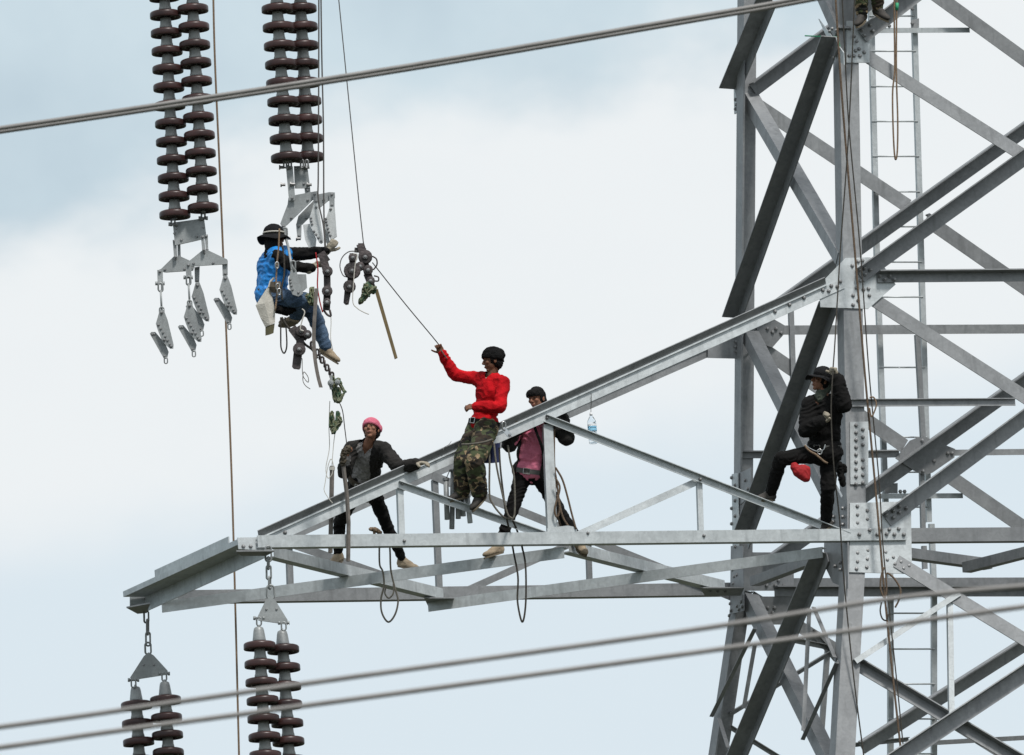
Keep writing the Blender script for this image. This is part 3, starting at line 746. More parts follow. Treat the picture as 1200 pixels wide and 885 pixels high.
    # shoes
    for k in 'ab':
        a, t = J['an'+k], J['to'+k]; d = t-a; dz = o.get('toedir', {}).get(k)
        fwd = unit(V3(d[0], d[1], d[2])); dn = J.get('dn'+k); dn = unit(-ZZ-fwd*np.dot(-ZZ, fwd)) if dn is None else dn
        sd = np.cross(fwd, dn); heel = a-fwd*.035+dn*.045
        toe = heel+fwd*.245
        sh = [cone(a-fwd*.01, a+dn*.04-fwd*.01, .048, .046), ell(heel+fwd*.05, (fwd*.075, sd*.040, dn*.036)), ell(lerp(heel, toe, .62), (fwd*.10, sd*.047, dn*.034)), cone(a+dn*.012+fwd*.02, lerp(heel, toe, .62)-dn*.006, .042, .036)]
        so_ = meld('shoe', sh, .007, o['shoe'], grp, 2, (.002, 30, (1, 1, 1)))
        mb = MB(); pf = []
        for i in range(18):
            g_ = 2*math.pi*i/18; wv = .042 if math.cos(g_) < 0 else .047
            pf.append(lerp(heel, toe, .5)+dn*.026+fwd*.128*math.cos(g_)+sd*wv*math.sin(g_)*(1-.15*abs(math.cos(g_))))
        mb.add(*prism(pf, dn*.018)); mb.build('sole', o.get('sole', M['sole']), so_)
    return grp, dict(up=up, tf=tf, lat=lat, at=at, hu=hu, hf=hf, hr=hr, hc=hc)
def beanie(grp, K, mat, name='knitted_cap', low=.028, puff=0.0, bandmat=None, amp=.006):
    c, u, f, r = K['hc'], K['hu'], K['hf'], K['hr']
    sh = [ell(c+u*.046-f*.010, (r*.096, f*.116, u*(.093+puff))), ell(c+u*.06-f*(.04+puff), (r*.082, f*.085, u*.075))]
    sh += [cone(c+u*.03-f*.055-r*.05, c+u*.03-f*.055+r*.05, .055, .055)]
    tilt = lambda p: np.dot(p-c, u)-(low+.30*np.dot(p-c, f))
    cap = meld(name, sh, .006, mat, grp, 2, (amp, 12, (1, 1, 1.6)), cut=lambda p: tilt(p) < 0, solid=.005)
    pts = []
    for k in range(26):
        a = 2*math.pi*k/26; p = c-f*.010+r*.086*math.cos(a)+f*.106*math.sin(a); pts.append(p+u*(low+.30*np.dot(p-c, f)+.008))
    mb = MB(); vs_, fs_ = [], []
    for p in pts:
        nr = unit(p-c-u*np.dot(p-c, u))
        for dn, dh in ((-.008, -.014), (.009, -.012), (.010, .016), (-.006, .022)): vs_.append(p+nr*dn+u*dh)
    for i in range(26):
        for k in range(4): fs_.append((i*4+k, i*4+(k+1) % 4, ((i+1) % 26)*4+(k+1) % 4, ((i+1) % 26)*4+k))
    mb.add(vs_, fs_); mb.build('cap_band', bandmat or mat, cap, smooth=True)
    return cap
def brimhat(grp, K, mat, brim=.16, droop=.25, bandmat=None, crown=.10):
    c, u, f, r = K['hc'], K['hu'], K['hf'], K['hr']; b = c+u*.048-f*.01
    prof = [(.092, .0), (.093, .03), (.088, .065), (.072, crown-.005), (.04, crown+.006), (.002, crown+.008)]
    cr_ = meld('hat', [ell(b+u*.03, (r*.093, f*.112, u*crown*.85)), ell(b+u*.045, (r*.086, f*.10, u*crown*.72))], .007, mat, grp, 2, (.004, 30, (1, 1, 1)), cut=lambda p: np.dot(p-b, u) < -.012, solid=.004)
    vs_, fs_ = [], []; n = 36
    for j, (rr, zz) in enumerate(((.083, 0), (.11, -.004), (.135, -.012), (brim, -.026), (brim, -.031), (.11, -.010), (.083, -.008))):
        for k in range(n):
            a = 2*math.pi*k/n; wob = .012*math.sin(3*a+1)+.008*math.sin(5*a); tt = (rr-.083)/(brim-.083+1e-6)
            vs_.append(b+r*math.cos(a)*rr+f*math.sin(a)*(rr+.02)+u*(zz+wob*tt-droop*tt*.05*abs(math.cos(a))))
    m = 7
    for j in range(m):
        for k in range(n): fs_.append((j*n+k, j*n+(k+1) % n, ((j+1) % m)*n+(k+1) % n, ((j+1) % m)*n+k))
    mb = MB(); mb.add(vs_, fs_); mb.build('brim', mat, cr_, smooth=True)
    if bandmat:
        pts = [b+u*.014+r*.0955*math.cos(a)+f*.1145*math.sin(a) for a in [2*math.pi*k/28 for k in range(28)]]
        mb = MB(); mb.add(*tube(pts, .010, 6, True)); mb.build('hat_band', bandmat, cr_, smooth=True)
    return cr_
M['skin'] = pmat('skin', (.22, .105, .062), .6, 0, (.185, .085, .05), 20, 4, .1, 200, spec=.25)
M['skinpale'] = pmat('skin_lighter', (.34, .165, .105), .6, 0, (.285, .135, .085), 20, 4, .1, 200, spec=.25)
M['lips'] = pmat('lips', (.22, .075, .06), .45)
M['eyewhite'] = pmat('eye_white', (.17, .14, .12), .4)
M['iris'] = pmat('iris', (.012, .008, .006), .2)
M['hair'] = pmat('black_hair', (.007, .006, .006), .7, 0, (.004, .004, .004), 40, bump=.4, bscale=150, spec=.15)
M['glove'] = pmat('work_glove', (.42, .38, .30), .95, 0, (.28, .245, .19), 22, 5, .4, 90)
M['darkglove'] = pmat('dark_work_glove', (.13, .115, .085), .95, 0, (.06, .055, .045), 22, 5, .4, 90)
M['sole'] = pmat('rubber_sole', (.16, .13, .09), .8)
M['tan'] = pmat('tan_canvas_shoe', (.46, .37, .26), .9, 0, (.33, .26, .18), 14, 5, .3, 90)
M['darkshoe'] = pmat('dark_shoe', (.045, .04, .035), .75, 0, (.028, .025, .022), 14, 5, .3, 90)
M['jacket'] = pmat('charcoal_jacket', (.024, .0225, .021), .9, 0, (.015, .014, .0135), 9, 6, .35, 70, spec=.2)
M['black'] = pmat('black_cloth', (.0095, .009, .009), .9, 0, (.006, .006, .006), 9, 6, .35, 70, spec=.15)
M['blackjeans'] = pmat('black_jeans', (.0095, .009, .009), .9, 0, (.006, .006, .006), 9, 6, .35, 70, spec=.15)
M['greytee'] = pmat('grey_marl', (.38, .36, .355), .95, 0, (.22, .21, .205), 34, 6, .35, 90)
M['red'] = pmat('red_fleece', (.60, .010, .016), .9, 0, (.33, .006, .010), 4, 8, .35, 60, spec=.1)
M['pink'] = pmat('pink_cotton', (.95, .27, .41), .9, 0, (.82, .22, .34), 9, 5, .35, 60)
M['pinkband'] = pmat('pink_bandana', (.62, .15, .225), .85, 0, (.50, .11, .17), 20, 4, .3, 80)
M['beanie'] = pmat('black_knit', (.012, .012, .0125), .95, 0, (.007, .007, .007), 60, 3, 1.0, 90, spec=.1)
M['hatcloth'] = pmat('dark_hat_cloth', (.014, .0145, .016), .9, 0, (.009, .009, .010), 12, 4, .3, 80, spec=.15)
M['scarf'] = pmat('green_grey_scarf', (.085, .10, .075), .95, 0, (.045, .055, .045), 30, 6, .4, 60)
M['blue'] = pmat('bright_blue_nylon', (.010, .29, .80), .45, 0, (.007, .23, .68), 9, 5, .3, 50)
M['denim'] = pmat('faded_denim', (.085, .145, .235), .9, 0, (.045, .085, .15), 9, 6, .35, 80)
M['leather'] = pmat('belt_leather', (.06, .045, .025), .7, 0, (.035, .028, .018), 18)
M['greywebb'] = pmat('grey_webbing', (.12, .12, .115), .8)
def camo():
    m = bpy.data.materials.new('camouflage_cloth'); m.use_nodes = True; t = m.node_tree; b = t.nodes['Principled BSDF']; b.inputs['Roughness'].default_value = .9
    tcn = t.nodes.new('ShaderNodeTexCoord')
    def layer(scale, off, thr):
        mp = t.nodes.new('ShaderNodeMapping'); mp.inputs['Location'].default_value = off; mp.inputs['Scale'].default_value = (1, 1, 1.5); t.links.new(tcn.outputs['Object'], mp.inputs[0])
        n = t.nodes.new('ShaderNodeTexNoise'); n.inputs['Scale'].default_value = scale; n.inputs['Detail'].default_value = 3; n.inputs['Distortion'].default_value = .8
        t.links.new(mp.outputs[0], n.inputs['Vector'])
        g_ = t.nodes.new('ShaderNodeMath'); g_.operation = 'GREATER_THAN'; g_.inputs[1].default_value = thr; t.links.new(n.outputs[0], g_.inputs[0]); return g_.outputs[0]
    cur = (.050, .062, .026, 1)
    for scale, off, thr, colr in ((7, (0, 0, 0), .50, (.030, .020, .012, 1)), (8, (5, 2, 9), .565, (.26, .19, .11, 1)), (9, (2, 8, 4), .59, (.010, .010, .009, 1))):
        mx = t.nodes.new('ShaderNodeMix'); mx.data_type = 'RGBA'; t.links.new(layer(scale, off, thr), mx.inputs[0])
        if isinstance(cur, tuple): mx.inputs[6].default_value = cur
        else: t.links.new(cur, mx.inputs[6])
        mx.inputs[7].default_value = colr; cur = mx.outputs[2]
    t.links.new(cur, b.inputs['Base Color'])
    return m
M['camo'] = camo()
def joints(Y0, spec):
    J = {}
    for k, v_ in spec.items():
        J[k] = Q(v_[0], v_[1], Y0+(v_[2] if len(v_) > 2 else 0.0))
    return J
def check(name, J):
    L = lambda a, b: round(float(np.linalg.norm(J[a]-J[b])), 2)
    if 0: print('BONES', name, 'torso', L('nek', 'pel'), 'neck', L('head', 'nek'), 'sh', L('sha', 'shb'), 'ua', L('sha', 'ela'), L('shb', 'elb'), 'fa', L('ela', 'wra'), L('elb', 'wrb'),
          'th', L('hia', 'kna'), L('hib', 'knb'), 'sn', L('kna', 'ana'), L('knb', 'anb'))

# --- 1: pink headband, behind the front chord, one foot on each plan brace (a = image left, b = image right)
Yf = YF(430, 590)
ya, yb = H(397, 664, .10)[1]-Yf, H(480, 668, -.03)[1]-Yf
J = joints(Yf, dict(head=(435, 504, .42), nek=(431.5, 521.5, .50), pel=(427, 563, .92), sha=(412.5, 526, .56), shb=(450, 527, .44), ela=(403, 553, .46), elb=(468, 549, .24), wra=(406, 536, .24), wrb=(489, 543.5, .09),
     hda=(408, 525, .18), hdb=(500, 542, .02), hia=(419, 570, .95), hib=(436, 571, .95), kna=(398, 612, ya-.10), knb=(451, 611, yb-.28), ana=(396, 650, ya), anb=(472, 656, yb),
     toa=(384, 658, ya-.12), tob=(492, 661, yb-.08)))
check('pinkband', J)
P1, K1 = person('person in pink headband and charcoal jacket, leaning on the sloping chord near the tip', J,
    dict(chest=V3(-.15, -.95, .1), face=V3(-.22, -.78, .42), hup=V3(.06, .25, .95), trousers=M['blackjeans'], shoe=M['tan'], hair=True, legfat=.006,
         tops=[(.006, M['greytee'], 'shirt', 'v'), (.024, M['jacket'], 'jacket', None)], open=(.135, .085), openx=.015, belt=M['leather'], beltz=.06, hem=.26,
         handa=((.2, -.3, .5), 1, 1.25), handb=((0, .1, -1), -1, .45), gloves='b', skin=M['skinpale']))
beanie(P1, K1, M['pinkband'], 'headband', .012, bandmat=M['pinkband'], amp=.0025)
# --- 2: red jacket, perched on the front chord
Yf = YF(567, 500)
J = joints(Yf, dict(head=(577, 423.5, -.16), nek=(577, 440, -.14), pel=(567, 497, -.10), sha=(560, 444, .02), shb=(590, 449, -.26), ela=(533, 439, .05), elb=(586, 477, -.38), wra=(518, 414, .0), wrb=(556, 476.5, -.42),
     hda=(513, 404, -.02), hdb=(545, 478, -.42), hia=(562, 501, -.02), hib=(570, 503, -.20), kna=(543, 539, -.20), knb=(556, 541, -.40), ana=(542, 575, -.08), anb=(562, 578, -.18),
     toa=(522, 581, -.12), tob=(549, 592, -.26)))
check('red', J)
P2, K2 = person('person in red jacket and camouflage trousers sitting on the chord, pulling a line', J,
    dict(chest=V3(-.80, -.62, 0), face=V3(-.96, -.22, .10), hup=V3(-.08, 0, 1), trousers=M['camo'], shoe=M['darkshoe'], legfat=.046,
         tops=[(-.004, M['canvas'], 'vest', 'round'), (.015, M['red'], 'shirt', 'v')], belt=M['black'], beltz=.02, hem=-.02, sleeve=.93,
         handa=((-.2, -.9, .3), -1, 1.9), handb=((.3, .7, -.6), -1, 1.9)))
beanie(P2, K2, M['beanie'], 'knitted_cap', .018, .020)
# --- 3: pink T-shirt, behind the front chord
Yf = YF(628, 560)
ya, yb = .42, .52
J = joints(Yf, dict(head=(629, 468, .26), nek=(630, 488, .34), pel=(622, 552, .46), sha=(610, 497, .34), shb=(649, 495, .32), ela=(597, 521, .20), elb=(664, 513, .28), wra=(602, 500, .10), wrb=(659, 489, .40),
     hda=(604, 489, .02), hdb=(650, 480, .38), hia=(613, 557, .46), hib=(632, 557, .46), kna=(600, 599, .38), knb=(655, 599, .42), ana=(584, 640, ya), anb=(679, 635, yb),
     toa=(564, 646, ya-.10), tob=(688, 644, yb-.16)))
check('pinkshirt', J)
P3, K3 = person('person in pink T-shirt and open dark jacket standing behind the sloping chord', J,
    dict(chest=V3(-.25, -.95, -.05), face=V3(-.55, -.78, -.22), hup=V3(-.10, -.10, .98), trousers=M['blackjeans'], shoe=M['tan'], legfat=.010, hairline=.030, fringe=True,
         skin=M['skinpale'], tops=[(.016, M['pink'], 'shirt', 'round'), (.034, M['jacket'], 'jacket', None)], open=(.14, .10), belt=M['greywebb'], beltz=.0, hem=.0,
         handa=((.2, -.6, -.5), -1, 1.2), handb=((-.2, -.6, -.4), 1, 1.2), gloves='ab', glovemat=M['darkglove']))
# --- 4: dressed in black, on the tower by the front leg
Yf = YF(960, 560)
J = joints(Yf, dict(head=(962.5, 447, -.34), nek=(966, 466, -.32), pel=(966, 527, -.22), sha=(950, 475, -.34), shb=(982, 472, -.24), ela=(944.5, 504, -.42), elb=(989, 474, -.52), wra=(963, 494, -.54), wrb=(980, 442, -.54),
     hda=(973, 483, -.56), hdb=(977, 426, -.56), hia=(957, 532, -.26), hib=(972, 534, -.18), kna=(915, 538, -.40), knb=(970, 574, -.22), ana=(903, 578, -.16), anb=(968, 611, .0),
     toa=(884, 580, -.20), tob=(958, 618, .0)))
check('black', J)
P4, K4 = person('person all in black with a wide hat climbing beside the tall bolted leg', J,
    dict(chest=V3(-.50, -.86, 0), face=V3(-.90, -.42, .22), hup=V3(.28, .02, 1), trousers=M['blackjeans'], shoe=M['darkshoe'], legfat=.018,
         tops=[(.040, M['black'], 'shirt', 'v')], belt=M['greywebb'], beltz=.04, hem=.06, sleeve=.90,
         handa=((.3, -.4, .5), 1, 1.8), handb=((-.6, -.3, .2), -1, 1.8), gloves='ab', skin=M['skinpale']))
brimhat(P4, K4, M['hatcloth'], .165, .5)
c, u, f, r = K4['hc'], K4['hu'], K4['hf'], K4['hr']
meld('scarf', [ell(c-u*.03-f*.070, (r*.090, f*.050, u*.10)), ell(c-u*.09-f*.050+r*.02, (r*.080, f*.055, u*.06)), cone(c-u*.13-f*.03, c-u*.17-f*.03, .062, .075)], .008, M['scarf'], P4, 2, (.006, 22, (1, 1, 2)))
# --- 5: blue jacket, hanging among the clamps under the right-hand string
Yc = face('F', 310, 640)[1]
J = joints(Yc-.25, dict(head=(322, 280, -.05), nek=(322, 297, -.06), pel=(318, 346, -.02), sha=(325, 300, -.20), shb=(338, 298, .14), ela=(345, 313, -.32), elb=(364, 297, .18), wra=(366, 314, -.28), wrb=(384, 293, .06),
     hda=(376, 306, -.25), hdb=(393, 283, .03), hia=(323, 349, -.12), hib=(328, 349, .06), kna=(357, 352, -.30), knb=(367, 365, .02), ana=(346, 372, .02), anb=(382, 407, .02),
     toa=(330, 375, .14), tob=(398, 417, -.02)))
check('blue', J)
J['dna'] = unit(V3(-.2, -.45, -.75))
P5, K5 = person('person in bright blue jacket and dark hat hanging under the insulators among the clamps', J,
    dict(chest=V3(.66, .75, -.10), face=V3(.78, .60, -.05), hup=V3(.0, 0, 1), trousers=M['denim'], shoe=M['tan'], legfat=.024,
         tops=[(.012, M['black'], 'shirt', 'round'), (.042, M['blue'], 'vest', None)], belt=M['leather'], beltz=.06, hem=.0, sleeve=.92,
         handa=((.2, .5, -.5), 1, 1.2), handb=((.4, .3, .6), -1, .9), gloves='ab'))
brimhat(P5, K5, M['hatcloth'], .165, .8, M['canvas'], .09)
c, u, f, r = K5['hc'], K5['hu'], K5['hf'], K5['hr']
meld('neck_cloth', [ell(c-u*.06-f*.05, (r*.085, f*.06, u*.09)), cone(c-u*.08-f*.05, c-u*.19-f*.07, .06, .07)], .008, M['hatcloth'], P5, 2, (.006, 22, (1, 1, 2)))
# --- 6: only the boots and trouser legs of somebody standing higher up show in the frame
Yf = YF(1015, 10)
J = joints(Yf+.10, dict(head=(1010, -158), nek=(1011, -138), pel=(1014, -82), sha=(992, -134, .02), shb=(1030, -134), ela=(984, -104, -.1), elb=(1040, -104, -.1), wra=(988, -80, -.2), wrb=(1030, -82, -.22),
     hda=(994, -66, -.3), hdb=(1022, -68, -.3), hia=(1006, -78), hib=(1021, -78), kna=(1008, -32, -.16), knb=(1025, -36, -.16), ana=(1010, 16), anb=(1029, 9),
     toa=(1002, 24, -.15), tob=(1043, 17, -.12)))
P6, K6 = person('person at the very top edge of whom only dark boots and camouflage trouser legs show', J,
    dict(chest=V3(0, -1, 0), face=V3(0, -1, 0), hup=V3(0, 0, 1), trousers=M['camo'], shoe=M['darkshoe'], legfat=.024,
         tops=[(.024, M['black'], 'shirt', 'round')], belt=M['black'], handa=((0, .6, -.5), 1, .8), handb=((0, .6, -.5), -1, .8)))

yv = YF(632, 520)+.10
mb = MB(); mb.add(*tube(smooth_path([Q(625, 496, yv+.1), Q(628.5, 506, yv+.03), Q(633, 518, yv+.03), Q(636.5, 530, yv+.05), Q(637, 546, yv+.12)]), .017, 4)); mb.build('chest_strap', M['black'], P3)
def dim(k, f):
    for n in M[k].node_tree.nodes:
        if n.type == 'VALTORGB':
            for e in n.color_ramp.elements: e.color = tuple(x*f for x in e.color[:3])+(1,)
for k in ('blue', 'pink', 'tan', 'glove', 'skin', 'skinpale', 'denim', 'greytee', 'canvas', 'red'): dim(k, .80)

# ================================================================== INSULATORS
AXD = lambda p, q: unit(q-p)
SEGS = 26
def rev(prof, seg=SEGS):
    vs, fs = lathe(prof, V3(0, 0, 0), V3(0, 0, 1), seg, False); return vs, fs
SP = .195
disc_prof = [(.045, .004), (.066, .004), (.105, -.001), (.140, -.007), (.157, -.014), (.1655, -.023), (.168, -.034), (.1685, -.074), (.164, -.084), (.153, -.086), (.146, -.078), (.143, -.048),
             (.118, -.044), (.114, -.074), (.106, -.075), (.102, -.044), (.078, -.044), (.074, -.062), (.066, -.062), (.062, -.044), (.03, -.044)]
cap_prof = [(.030, .122), (.050, .120), (.057, .112), (.060, .080), (.062, .045), (.068, .028), (.070, .006), (.05, -.001)]
pin_prof = [(.016, -.044), (.016, -.080), (.024, -.082), (.024, -.095), (.003, -.097)]
me_disc = mesh_of('porcelain_disc', *rev(disc_prof), M['porcelain'], True)
me_cap = mesh_of('metal_cap', *rev(cap_prof, 16), M['cement'], True)
me_pin = mesh_of('metal_pin', *rev(pin_prof, 8), M['cement'], True)
me_topcap = mesh_of('metal_cap', *rev([(.012, .175), (.016, .158), (.034, .152), (.048, .142), (.056, .112), (.064, .055), (.070, .014), (.070, .004), (.05, -.001)], 16), M['fitting'], True)
def string(label, y_depth, a, b, n, up, down, topcap=False):
    """a, b: pixels of the first and last visible disc; n discs between; more discs continue above / below the frame"""
    p, q = Q(*a, y_depth), Q(*b, y_depth); d = (q-p)/(n-1); stp = np.linalg.norm(d); ax = -unit(d)
    t = thing('insulator_string', label, 'insulator', p, 'brown porcelain insulator strings')
    u = unit(np.cross(ax, V3(0, 1, 0))); rot = Matrix((u, np.cross(ax, u), ax)).transposed().to_4x4()
    for k in range(-up, n+down):
        o = link('porcelain_disc', me_disc, p+d*k+ax*.046, t); o.rotation_euler = rot.to_euler()
        o.rotation_euler.rotate_axis('Z', random.random()*6); o.rotation_euler.rotate_axis('X', random.gauss(0, .013))
        s_ = stp/SP
        cobj = bpy.data.objects.new('metal_cap', me_topcap if (topcap and k == -up) else me_cap); COL.objects.link(cobj); cobj.parent = o
        pobj = bpy.data.objects.new('metal_pin', me_pin); COL.objects.link(pobj); pobj.parent = o
    return p, q, ax
string('upper left string of dark brown discs, the outer one beside the tan rope pair', YTR, (193.8, 17.5), (205, 251.5), 12, 6, 0)
string('inner string of the upper left pair, next to the long tan rope', YTR-.05, (226, 10.5), (238, 243.5), 12, 6, 0)
string('left string of the upper right pair, above the blue jacketed person', YTF-.10, (325, 10), (335.8, 184.5), 9, 6, 0)
string('right string of the upper right pair, partly hidden behind its neighbour', YTF+.10, (352.5, 10), (361, 184), 9, 6, 0)
string('leftmost string of discs hanging under the far arm tip', YTR-.05, (160, 826.5), (162.3, 869.5), 3, 0, 8, True)
string('second string from the left under the far arm tip', YTR-.1, (194, 820.5), (197.3, 882), 4, 0, 8, True)
string('left string of the pair hanging from the near arm tip', YTF-.1, (304.2, 757), (311, 885), 7, 0, 8, True)
string('right string of the pair hanging from the near arm tip', YTF+.1, (331.8, 761), (338, 869), 6, 0, 8, True)

# ================================================================== FITTINGS
def pl(Y, pts, th): return prism([Q(x, y, Y) for x, y in pts], V3(0, th, 0))
def link_ring(cx, cy, w, h, Y, r=.009, tilt=0.0):
    pts = []
    for k in range(16):
        a = 2*math.pi*k/16; x = w*math.cos(a); y = (h-w)*(1 if math.sin(a) > 0 else -1)+w*math.sin(a)
        p = Q(cx, cy, Y)+(CR*x*math.cos(tilt)+V3(0, 1, 0)*x*math.sin(tilt)+CU*y)*.0091; pts.append(p)
    return tube(pts, r, 6, True)
def bolt_at(x, y, Y, r=.016, h=.03): return bolt_shape(Q(x, y, Y), V3(0, -1, 0), r, h)
def shackle(mb, x, y, Y, w=4.0, h=7.0, r=.010):
    mb.add(*link_ring(x, y+h*.5, w*.75, h*.6, Y, r)); a = Q(x-w*1.5, y, Y); b = Q(x+w*1.5, y, Y)
    mb.add(*cyl(a, b, .013, 8)); mb.add(*cyl(a-CR*.012, a+CR*.012, .022, 6)); mb.add(*cyl(b-CR*.012, b+CR*.012, .022, 6))
# lower hangers: chain, triangular yoke, shackles
def hanger(label, Y, chain, tri, ends, th=.025):
    t = thing('insulator_hanger', label, 'hanger', Q(*chain[0], Y), 'chain hangers under the arm tips')
    mb = MB()
    for i, (x, y, w, h, tl) in enumerate([(c_[0], c_[1], c_[2], c_[3], c_[4]) for c_ in chain[1:]]): mb.add(*link_ring(x, y, w, h, Y, .011, tl))
    mb.build('chain', M['fitting'], t, smooth=True)
    mb = MB(); mb.add(*pl(Y-.012, tri, th)); yk = mb.build('yoke_plate', M['fitting'], t)
    c_ = np.mean(tri, axis=0); mb = MB()
    for dx in (-6, 6): mb.add(*bolt_at(c_[0]+dx, c_[1]-2, Y-.012, .011, .012))
    mb.build('bolts', M['bolt'], yk, kind='stuff')
    for x, y in ends:
        mb = MB(); shackle(mb, x, y, Y, 3.6, 8); mb.build('shackle', M['fitting'], t, smooth=True)
hanger('chain and triangular yoke hanging from the near arm tip', YTF-.12, [(313, 645), (314.5, 649, 3.6, 9, .3), (314.5, 660, 2.6, 7, 1.3), (315, 671, 2.7, 8, .2), (316, 683, 2.6, 7, 1.2), (317, 694, 4.5, 8, .2)],
       [(311.5, 703), (317, 698.5), (323, 704), (337, 726.5), (334, 731.5), (302.5, 727), (302, 722.5)], [(303.5, 724.5), (332.5, 730)])
hanger('chain and triangular yoke hanging from the far arm tip', YTR-.12, [(172, 718), (171.5, 723, 2.8, 7, .3), (173, 735, 2.6, 9, 1.2), (173.5, 749, 2.6, 8, .2), (173.5, 760, 3.6, 7, .3)],
       [(168.5, 769), (174, 764.5), (180, 768), (196.5, 786), (196, 790.5), (154, 797), (152.5, 794)], [(156.5, 797), (192.5, 789.5)])
# suspension clamp seen from the side: two cheek plates with a row of bolts, a link above and a ring below
def clamp(label, tip, Y, s=1/3.45, rod=None, ring=True, mirror=1, front=True, mat='fitting'):
    x0, y0 = tip; t = thing('suspension_clamp', label, 'clamp', Q(x0, y0, Y), 'hinged suspension clamps')
    P = lambda pts: [(x0+mirror*a*s, y0+b*s) for a, b in pts]
    mb = MB(); mb.add(*pl(Y-.03, P([(-8, 0), (8, 0), (24, 42), (48, 140), (47, 157), (34, 157), (4, 132), (-15, 85), (-24, 57), (-16, 30)]), .016)); a = mb.build('cheek_plate', M[mat], t)
    mb = MB()
    for k in range(6): q = P([(-13+k*9.2, 62+k*15.5)])[0]; mb.add(*bolt_at(q[0], q[1], Y-.03, .012, .014))
    for q in P([(0, 12), (38, 148), (10, 122)]): mb.add(*bolt_at(q[0], q[1], Y-.03, .015, .02))
    mb.build('bolts', M['bolt'], a, kind='stuff')
    mb = MB(); mb.add(*pl(Y+.02, P([(-48, 97), (-42, 90), (-26, 90), (16, 140), (28, 170), (22, 196), (10, 200)]), .016)); b = mb.build('keeper_plate', M[mat], t)
    mb = MB()
    for q in P([(-38, 100), (-30, 99), (12, 188)]): mb.add(*bolt_at(q[0], q[1], Y+.02, .011, .012))
    mb.build('bolts', M['bolt'], b, kind='stuff')
    if ring:
        q = P([(17, 206)])[0]; mb = MB(); mb.add(*link_ring(q[0], q[1], 1.9, 3.4, Y, .008)); mb.build('ring', M['fitting'], t, smooth=True)
    if rod:
        mb = MB(); mb.add(*cyl(Q(*rod, Y), Q(x0, y0+1, Y), .011, 8)); mb.add(*link_ring(x0, y0+1.5, 2.6, 4.5, Y, .009)); mb.add(*link_ring(rod[0], rod[1]-3, 2.7, 5, Y, .009)); mb.build('link_rod', M['fitting'], t, smooth=True)
    return t
clamp('lowest and leftmost grey clamp, on a long rod under the left yoke', (189.5, 363), YTR-.1, rod=(188.3, 340))
clamp('grey clamp on the rod in the middle of the left yoke, overlapped by another', (222.3, 355), YTR-.16, rod=(221, 332))
clamp('clamp hanging straight from the strap behind the middle of the left yoke', (231.5, 331), YTR+.05)
clamp('right-hand clamp of the left yoke, close to the tan rope', (264, 323), YTR-.05)
t = thing('yoke_assembly', 'grey plates and triangular yokes joining the two left strings to four clamps', 'yoke', Q(222, 262, YTR))
Z2 = lambda pts: [(140+a/3.69, 200+b/3.69) for a, b in pts]
mb = MB(); mb.add(*pl(YTR-.02, Z2([(230, 225), (366, 206), (377, 292), (240, 323)]), .03)); a = mb.build('yoke_plate', M['fitting'], t)
mb = MB()
for q in Z2([(238, 272), (246, 250), (268, 300), (362, 245), (335, 285)]): mb.add(*bolt_at(*q, YTR-.02, .013, .014))
mb.build('bolts', M['bolt'], a, kind='stuff')
for pts, dy in (([(200, 440), (163, 432), (180, 425), (236, 370), (266, 372), (328, 400), (318, 432)], .04), ([(285, 402), (300, 392), (358, 345), (384, 345), (466, 384), (466, 404), (300, 414)], -.06)):
    mb = MB(); mb.add(*pl(YTR+dy, Z2(pts), .025)); a = mb.build('yoke_plate', M['fitting'], t)
    mb = MB(); cx = np.mean([p_[0] for p_ in pts]); cy = max(p_[1] for p_ in pts)-12
    for q in Z2([(cx-45, cy), (cx+40, cy-2), (cx, cy-45)]): mb.add(*bolt_at(*q, YTR+dy, .013, .012))
    mb.build('bolts', M['bolt'], a, kind='stuff')
for pts, dy in (([(230, 300), (246, 298), (250, 380), (236, 382)], .0), ([(250, 300), (263, 300), (265, 378), (252, 380)], .07), ([(352, 282), (366, 280), (372, 350), (358, 352)], -.1), ([(368, 278), (382, 276), (384, 348), (374, 350)], -.03),
                ([(163, 430), (187, 430), (189, 492), (165, 492)], .0), ([(286, 402), (310, 402), (312, 466), (288, 466)], -.1), ([(324, 418), (347, 414), (345, 482), (326, 482)], .05), ([(444, 392), (468, 388), (468, 452), (446, 455)], -.03)):
    mb = MB(); mb.add(*pl(YTR+dy, Z2(pts), .012)); a = mb.build('strap', M['fitting'], t)
    mb = MB()
    for e in (0, 2):
        q = Z2([((pts[e][0]+pts[e+1][0])/2, (pts[e][1]+pts[e+1][1])/2+(7 if e == 0 else -7))])[0]; mb.add(*bolt_at(*q, YTR+dy, .014, .022))
    mb.build('bolts', M['bolt'], a, kind='stuff')
for x, y in ((175, 488), (297, 462)):
    mb = MB(); q = Z2([(x, y)])[0]; shackle(mb, q[0], q[1], YTR-.05, 2.8, 8); mb.build('shackle', M['fitting'], t, smooth=True)
for x, y in ((232, 232), (362, 206)):
    mb = MB(); q = Z2([(x, y)])[0]; shackle(mb, q[0], q[1], YTR-.04, 2.8, -5, .012); mb.build('shackle', M['bolt'], t, smooth=True)
